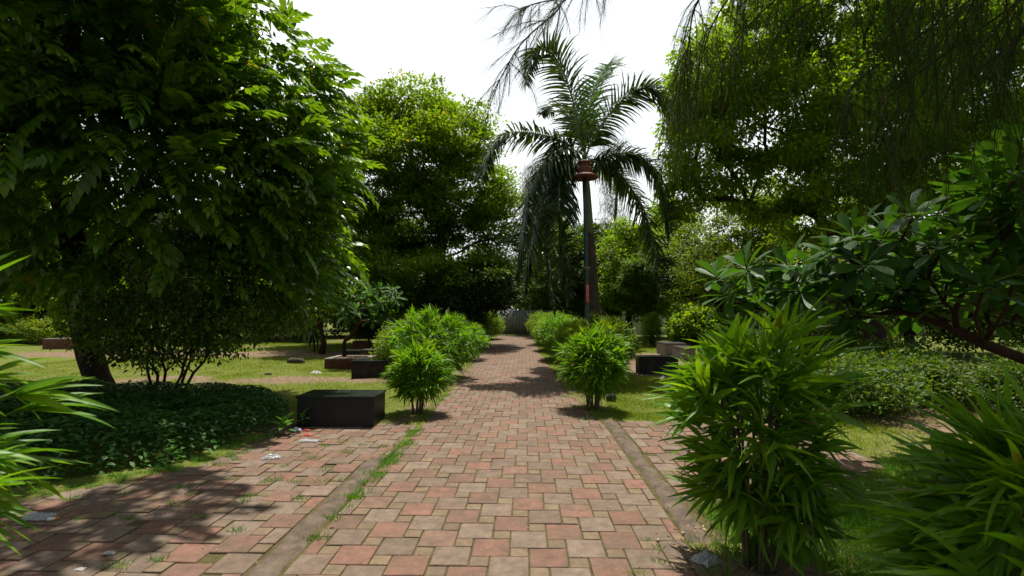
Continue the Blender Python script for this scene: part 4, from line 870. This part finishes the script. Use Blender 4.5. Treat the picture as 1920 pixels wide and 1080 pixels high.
# ------------------------------------------------------------------ casuarina overhead, right
r = np.random.default_rng(77); cbase = np.array([5.6, 1.4, 0]); root = thing('casuarina_tree', 'near casuarina whose drooping needle branches hang in from the top right', 'tree', tuple(cbase))
g = Geo(); trunk = smoothpath([(0, 0, -.1), (-.1, .1, 2), (-.3, .3, 4.5), (-.3, .6, 7.5)], 14); g.add(*tube(trunk, np.linspace(.26, .12, 14), 14))
NP, ND, NL = [], [], []
def casu_branch(pts, r0, ntw, tl, dens, hang=1.0):
    p = smoothpath([np.array(q) - cbase for q in pts], 26); g.add(*tube(p, np.linspace(r0, .003, 26), 6)); t_ = norm(np.gradient(p, axis=0))
    for k in range(ntw):
        u = r.uniform(.12, 1); i = min(25, int(u * 25)); a = p[i]; d = norm(t_[i] * .7 + r.normal(0, .45, 3)); L = tl * r.uniform(.5, 1.15); m_ = 8; q = [a]
        for s in range(m_): d = norm(d + np.array([0, 0, -.30 * hang]) + r.normal(0, .05, 3)); q.append(q[-1] + d * L / m_)
        q = np.array(q); g.add(*tube(q, np.linspace(.0035, .0012, m_ + 1), 3))
        td = norm(np.gradient(q, axis=0)); nn = int(dens * L); f = r.uniform(.05, 1, nn) * m_; ii = np.minimum(m_ - 1, f.astype(int)); NP.append(q[ii] + (q[ii + 1] - q[ii]) * (f - ii)[:, None])
        ND.append(td[ii] * 1.0 + r.normal(0, .28, (nn, 3)) + np.array([0, 0, -.25])); NL.append(r.uniform(.08, .22, nn))
Tz = lambda k: trunk[k] + cbase
casu_branch([Tz(11), (3.2, 2.6, 5.2), P(1140, -60, 3.6), P(1040, 25, 3.5), P(975, 85, 3.5), P(928, 165, 3.5)], .013, 50, .36, 130, .25)
casu_branch([Tz(11), (3.0, 2.8, 5.3), P(1180, -90, 3.8), P(1090, -15, 3.7), P(1010, 5, 3.7), P(965, 20, 3.7)], .012, 30, .34, 130, .5)
casu_branch([Tz(10), P(1600, -200, 3.4), P(1400, -90, 3.4), P(1310, 0, 3.4), P(1290, 90, 3.4), P(1270, 190, 3.4)], .013, 44, .75, 110, 1)
casu_branch([Tz(10), P(1650, -180, 3.8), P(1450, -80, 3.8), P(1350, 20, 3.8), P(1310, 130, 3.8), P(1290, 240, 3.8)], .013, 44, .8, 110, 1)
ends = [(1370, 200, 3.3), (1420, 120, 3.6), (1460, 220, 3.4), (1500, 140, 3.2), (1530, 260, 3.6), (1560, 180, 3.0), (1590, 300, 3.3), (1620, 220, 3.6), (1650, 330, 3.1), (1680, 240, 2.9), (1700, 300, 3.5), (1740, 200, 3.1), (1770, 280, 3.3), (1800, 180, 2.8), (1840, 260, 3.0), (1880, 200, 2.7), (1920, 280, 3.0), (1960, 200, 2.8), (1600, 100, 2.8), (1720, 90, 2.7), (1850, 80, 2.6), (1480, 60, 3.0), (1540, 90, 3.8), (1660, 150, 4.0), (1790, 120, 3.9), (1900, 120, 3.6), (1640, 40, 3.2), (1760, 30, 3.4), (1890, 20, 3.0), (1560, 20, 2.6), (1410, 40, 3.2), (1450, 150, 4.0), (1580, 210, 4.2), (1700, 200, 4.3), (1820, 210, 4.2)]
for (px, py, Y_) in [q_ for k_, q_ in enumerate(ends) if q_[0] > 1580 or k_ % 3 == 0]:
    e = P(px, py - 90, Y_); k = int(r.integers(8, 13)); a = Tz(k); m1 = (a + e) / 2 + np.array([r.normal(0, .2), r.normal(0, .2), .5 + .25 * np.linalg.norm(a - e) * .3])
    casu_branch([a, m1, e + np.array([.25, 0, .35]), e], .009, 20, .75, 120, 1)
for (ex, ey, ez) in [(2.3, 3.3, 6.5), (1.9, 2.6, 6.4), (2.8, 2.8, 6.5), (2.7, 3.6, 6.6), (3.4, 1.2, 6.4), (3.8, 4.2, 6.9), (2.9, -.4, 6.8), (5.2, 4.4, 7.0), (6.8, 3.2, 6.7), (4.4, 2.6, 7.2), (7.2, 1.0, 6.9), (3.9, 3.2, 6.6), (3.2, 2.4, 7.0)]:  # unseen boughs and loose needle clouds added overhead to shade the right foreground
    a = trunk[11] + cbase; e = np.array([ex, ey, ez]); casu_branch([a, (a + e) / 2 + np.array([0, 0, .3]), e], .03, 10, .6, 90, .6)
    for _ in range(3):
        nn = 2600; NP.append(e + r.normal(0, .5, 3) * np.array([1, 1, .3]) - cbase + r.normal(0, 1, (nn, 3)) * np.array([.5, .5, .22])); ND.append(r.normal(0, .6, (nn, 3)) + np.array([0, 0, -.6])); NL.append(r.uniform(.25, .4, nn))
g.build('trunk', M['bark'], root)
NP, ND, NL = map(np.concatenate, (NP, ND, NL)); N = len(NP); g = Geo()
g.inst((np.array([(0, -.5, 0), (0, .5, 0), (.6, .35, 0), (1, 0, -.06), (.6, -.35, 0)], float), [np.array([(0, 4, 2), (0, 2, 1), (4, 3, 2)])]), NP, frames(ND, norm(r.normal(0, 1, (N, 3)))), np.stack([NL, np.where(NL > .24, .009, .0018), NL], -1)); g.build('crown', M['casu'], root)
print('needles', N)
# ------------------------------------------------------------------ rocks and litter
def rock(label, loc, s, seed):
    r = np.random.default_rng(seed); n, m_ = 12, 8; V = []
    for i in range(m_):
        ph = math.pi * i / (m_ - 1)
        for j in range(n):
            th = 2 * math.pi * j / n; d = np.array([math.cos(th) * math.sin(ph), math.sin(th) * math.sin(ph), math.cos(ph)]); q = np.sign(d) * np.abs(d) ** .6
            V.append(q * np.array(s) * (.85 + .3 * vnoise(th * 2 + seed, ph * 3, .8, seed)))
    i = np.arange(m_ - 1)[:, None] * n; j = np.arange(n)[None]; g = Geo(); g.add(np.array(V) + np.array([0, 0, s[2] * .7]), np.stack([i + j, i + (j + 1) % n, i + n + (j + 1) % n, i + n + j], -1).reshape(-1, 4))
    o = g.build('rock', M['rock'], None, True); o.location = (loc[0], loc[1], 0); return tag(o, label, 'rock')
rock('flat pale boulder lying on the lawn left of the planter box', G(555, 681), (.24, .15, .09), 1)
rock('rough dark stone behind the front right bamboo bush', G(1146, 752), (.085, .08, .075), 2)
rock('small stone on the lawn in front of the flat boulder', G(503, 703), (.08, .05, .03), 3)
def plastic(name):
    m, t, b, o = mat(name); b.inputs['Base Color'].default_value = (.38, .41, .43, 1); b.inputs['Roughness'].default_value = .25
    tr = t.nodes.new('ShaderNodeBsdfTransparent'); ms = t.nodes.new('ShaderNodeMixShader'); fn = t.nodes.new('ShaderNodeTexNoise'); fn.inputs['Scale'].default_value = 25
    mr = t.nodes.new('ShaderNodeMapRange'); mr.inputs[1].default_value = .35; mr.inputs[2].default_value = .65; mr.inputs[3].default_value = .35; mr.inputs[4].default_value = .8
    t.links.new(fn.outputs[0], mr.inputs[0]); t.links.new(mr.outputs[0], ms.inputs[0]); t.links.new(tr.outputs[0], ms.inputs[1]); t.links.new(b.outputs[0], ms.inputs[2]); t.links.new(ms.outputs[0], o.inputs[0]); return m
M['plastic'] = plastic('clear_plastic_film')
def crumple(name, label, loc, sx, sy, h, material, seed, cat='litter', rz=0):
    r = np.random.default_rng(seed); n = 14; u, v = np.meshgrid(np.linspace(-1, 1, n), np.linspace(-1, 1, n)); rr = np.maximum(np.abs(u), np.abs(v))
    z = h * (1 - rr ** 2) * (.4 + .9 * vnoise(u, v, .35, seed)) + h * .25 * vnoise(u, v, .13, seed + 1) + .004
    edge = 1 - .25 * vnoise(np.arctan2(v, u), rr, .4, seed + 2); x = u * sx * edge; y = v * sy * edge; i = (np.arange(n - 1)[:, None] * n + np.arange(n - 1)[None]).ravel(); g = Geo()
    g.add(np.stack([x, y, z], -1), np.stack([i, i + 1, i + n + 1, i + n], -1)); o = g.build(name, material, None, False); o.location = (loc[0], loc[1], .004); o.rotation_euler.z = rz; return tag(o, label, cat)
def flatcol(nm, c): return solid(nm, [tuple(v * .85 for v in c), c], .6, .4, 10, 0)
crumple('plastic_bag', 'crumpled clear plastic bag at the foot of the near right bamboo', G(1325, 1055), .085, .075, .05, M['plastic'], 1, rz=.6)
crumple('plastic_bag', 'small clear plastic bag on the paving beside the ground cover', G(507, 861), .10, .05, .035, M['plastic'], 2, rz=.5)
crumple('plastic_bag', 'flattened clear plastic bag on the paving before the near black bench', G(578, 828), .13, .05, .02, M['plastic'], 3)
crumple('plastic_bag', 'clear plastic bag on the shaded paving by the cigarette packet', G(70, 973), .11, .06, .04, M['plastic'], 4)
crumple('plastic_bag', 'white and blue wrapper at the edge of the ground cover', G(555, 809), .06, .05, .04, flatcol('blue_white_film', (.5, .52, .7)), 5)
crumple('wrapper', 'orange red wrapper lying by the corner of the near black bench', G(577, 817), .055, .03, .012, flatcol('orange_film', (.4, .05, .015)), 6)
crumple('wrapper', 'second orange red wrapper nearest the bench corner', G(575, 808), .05, .02, .012, flatcol('orange_film', (.4, .05, .015)), 7)
crumple('wrapper', 'yellow scrap under the small bamboo bush', G(777, 781), .04, .02, .015, flatcol('yellow_scrap', (.6, .4, .02)), 8)
crumple('paper_scrap', 'white paper debris on the lawn before the planter box', G(592, 701), .14, .08, .07, flatcol('white_scrap', (.4, .4, .4)), 9)
crumple('paper_scrap', 'white scrap on the grass in front of the right black bench', G(1243, 711), .07, .05, .05, flatcol('white_scrap', (.4, .4, .4)), 10)
crumple('paper_scrap', 'white scrap with orange mark at the bottom left of the paving', G(150, 1070), .03, .018, .008, flatcol('white_scrap', (.45, .44, .42)), 11)
crumple('paper_scrap', 'grey crumpled scrap on the shaded left paving', G(205, 1040), .04, .02, .01, flatcol('grey_scrap', (.35, .35, .33)), 12)
q = G(100, 976); root = thing('cigarette_packet', 'small white and orange cigarette packet on the shaded left paving', 'litter', (q[0], q[1], .014), .35)
g = Geo(); box(g, -.035, .012, -.011, .011, -.008, .008, 0, .002); g.build('pack_body', M['white'], root, False)
g = Geo(); box(g, .0125, .035, -.0112, .0112, -.0083, .0083, 0, .002); g.build('pack_end', flatcol('orange_card', (.6, .2, .03)), root, False)
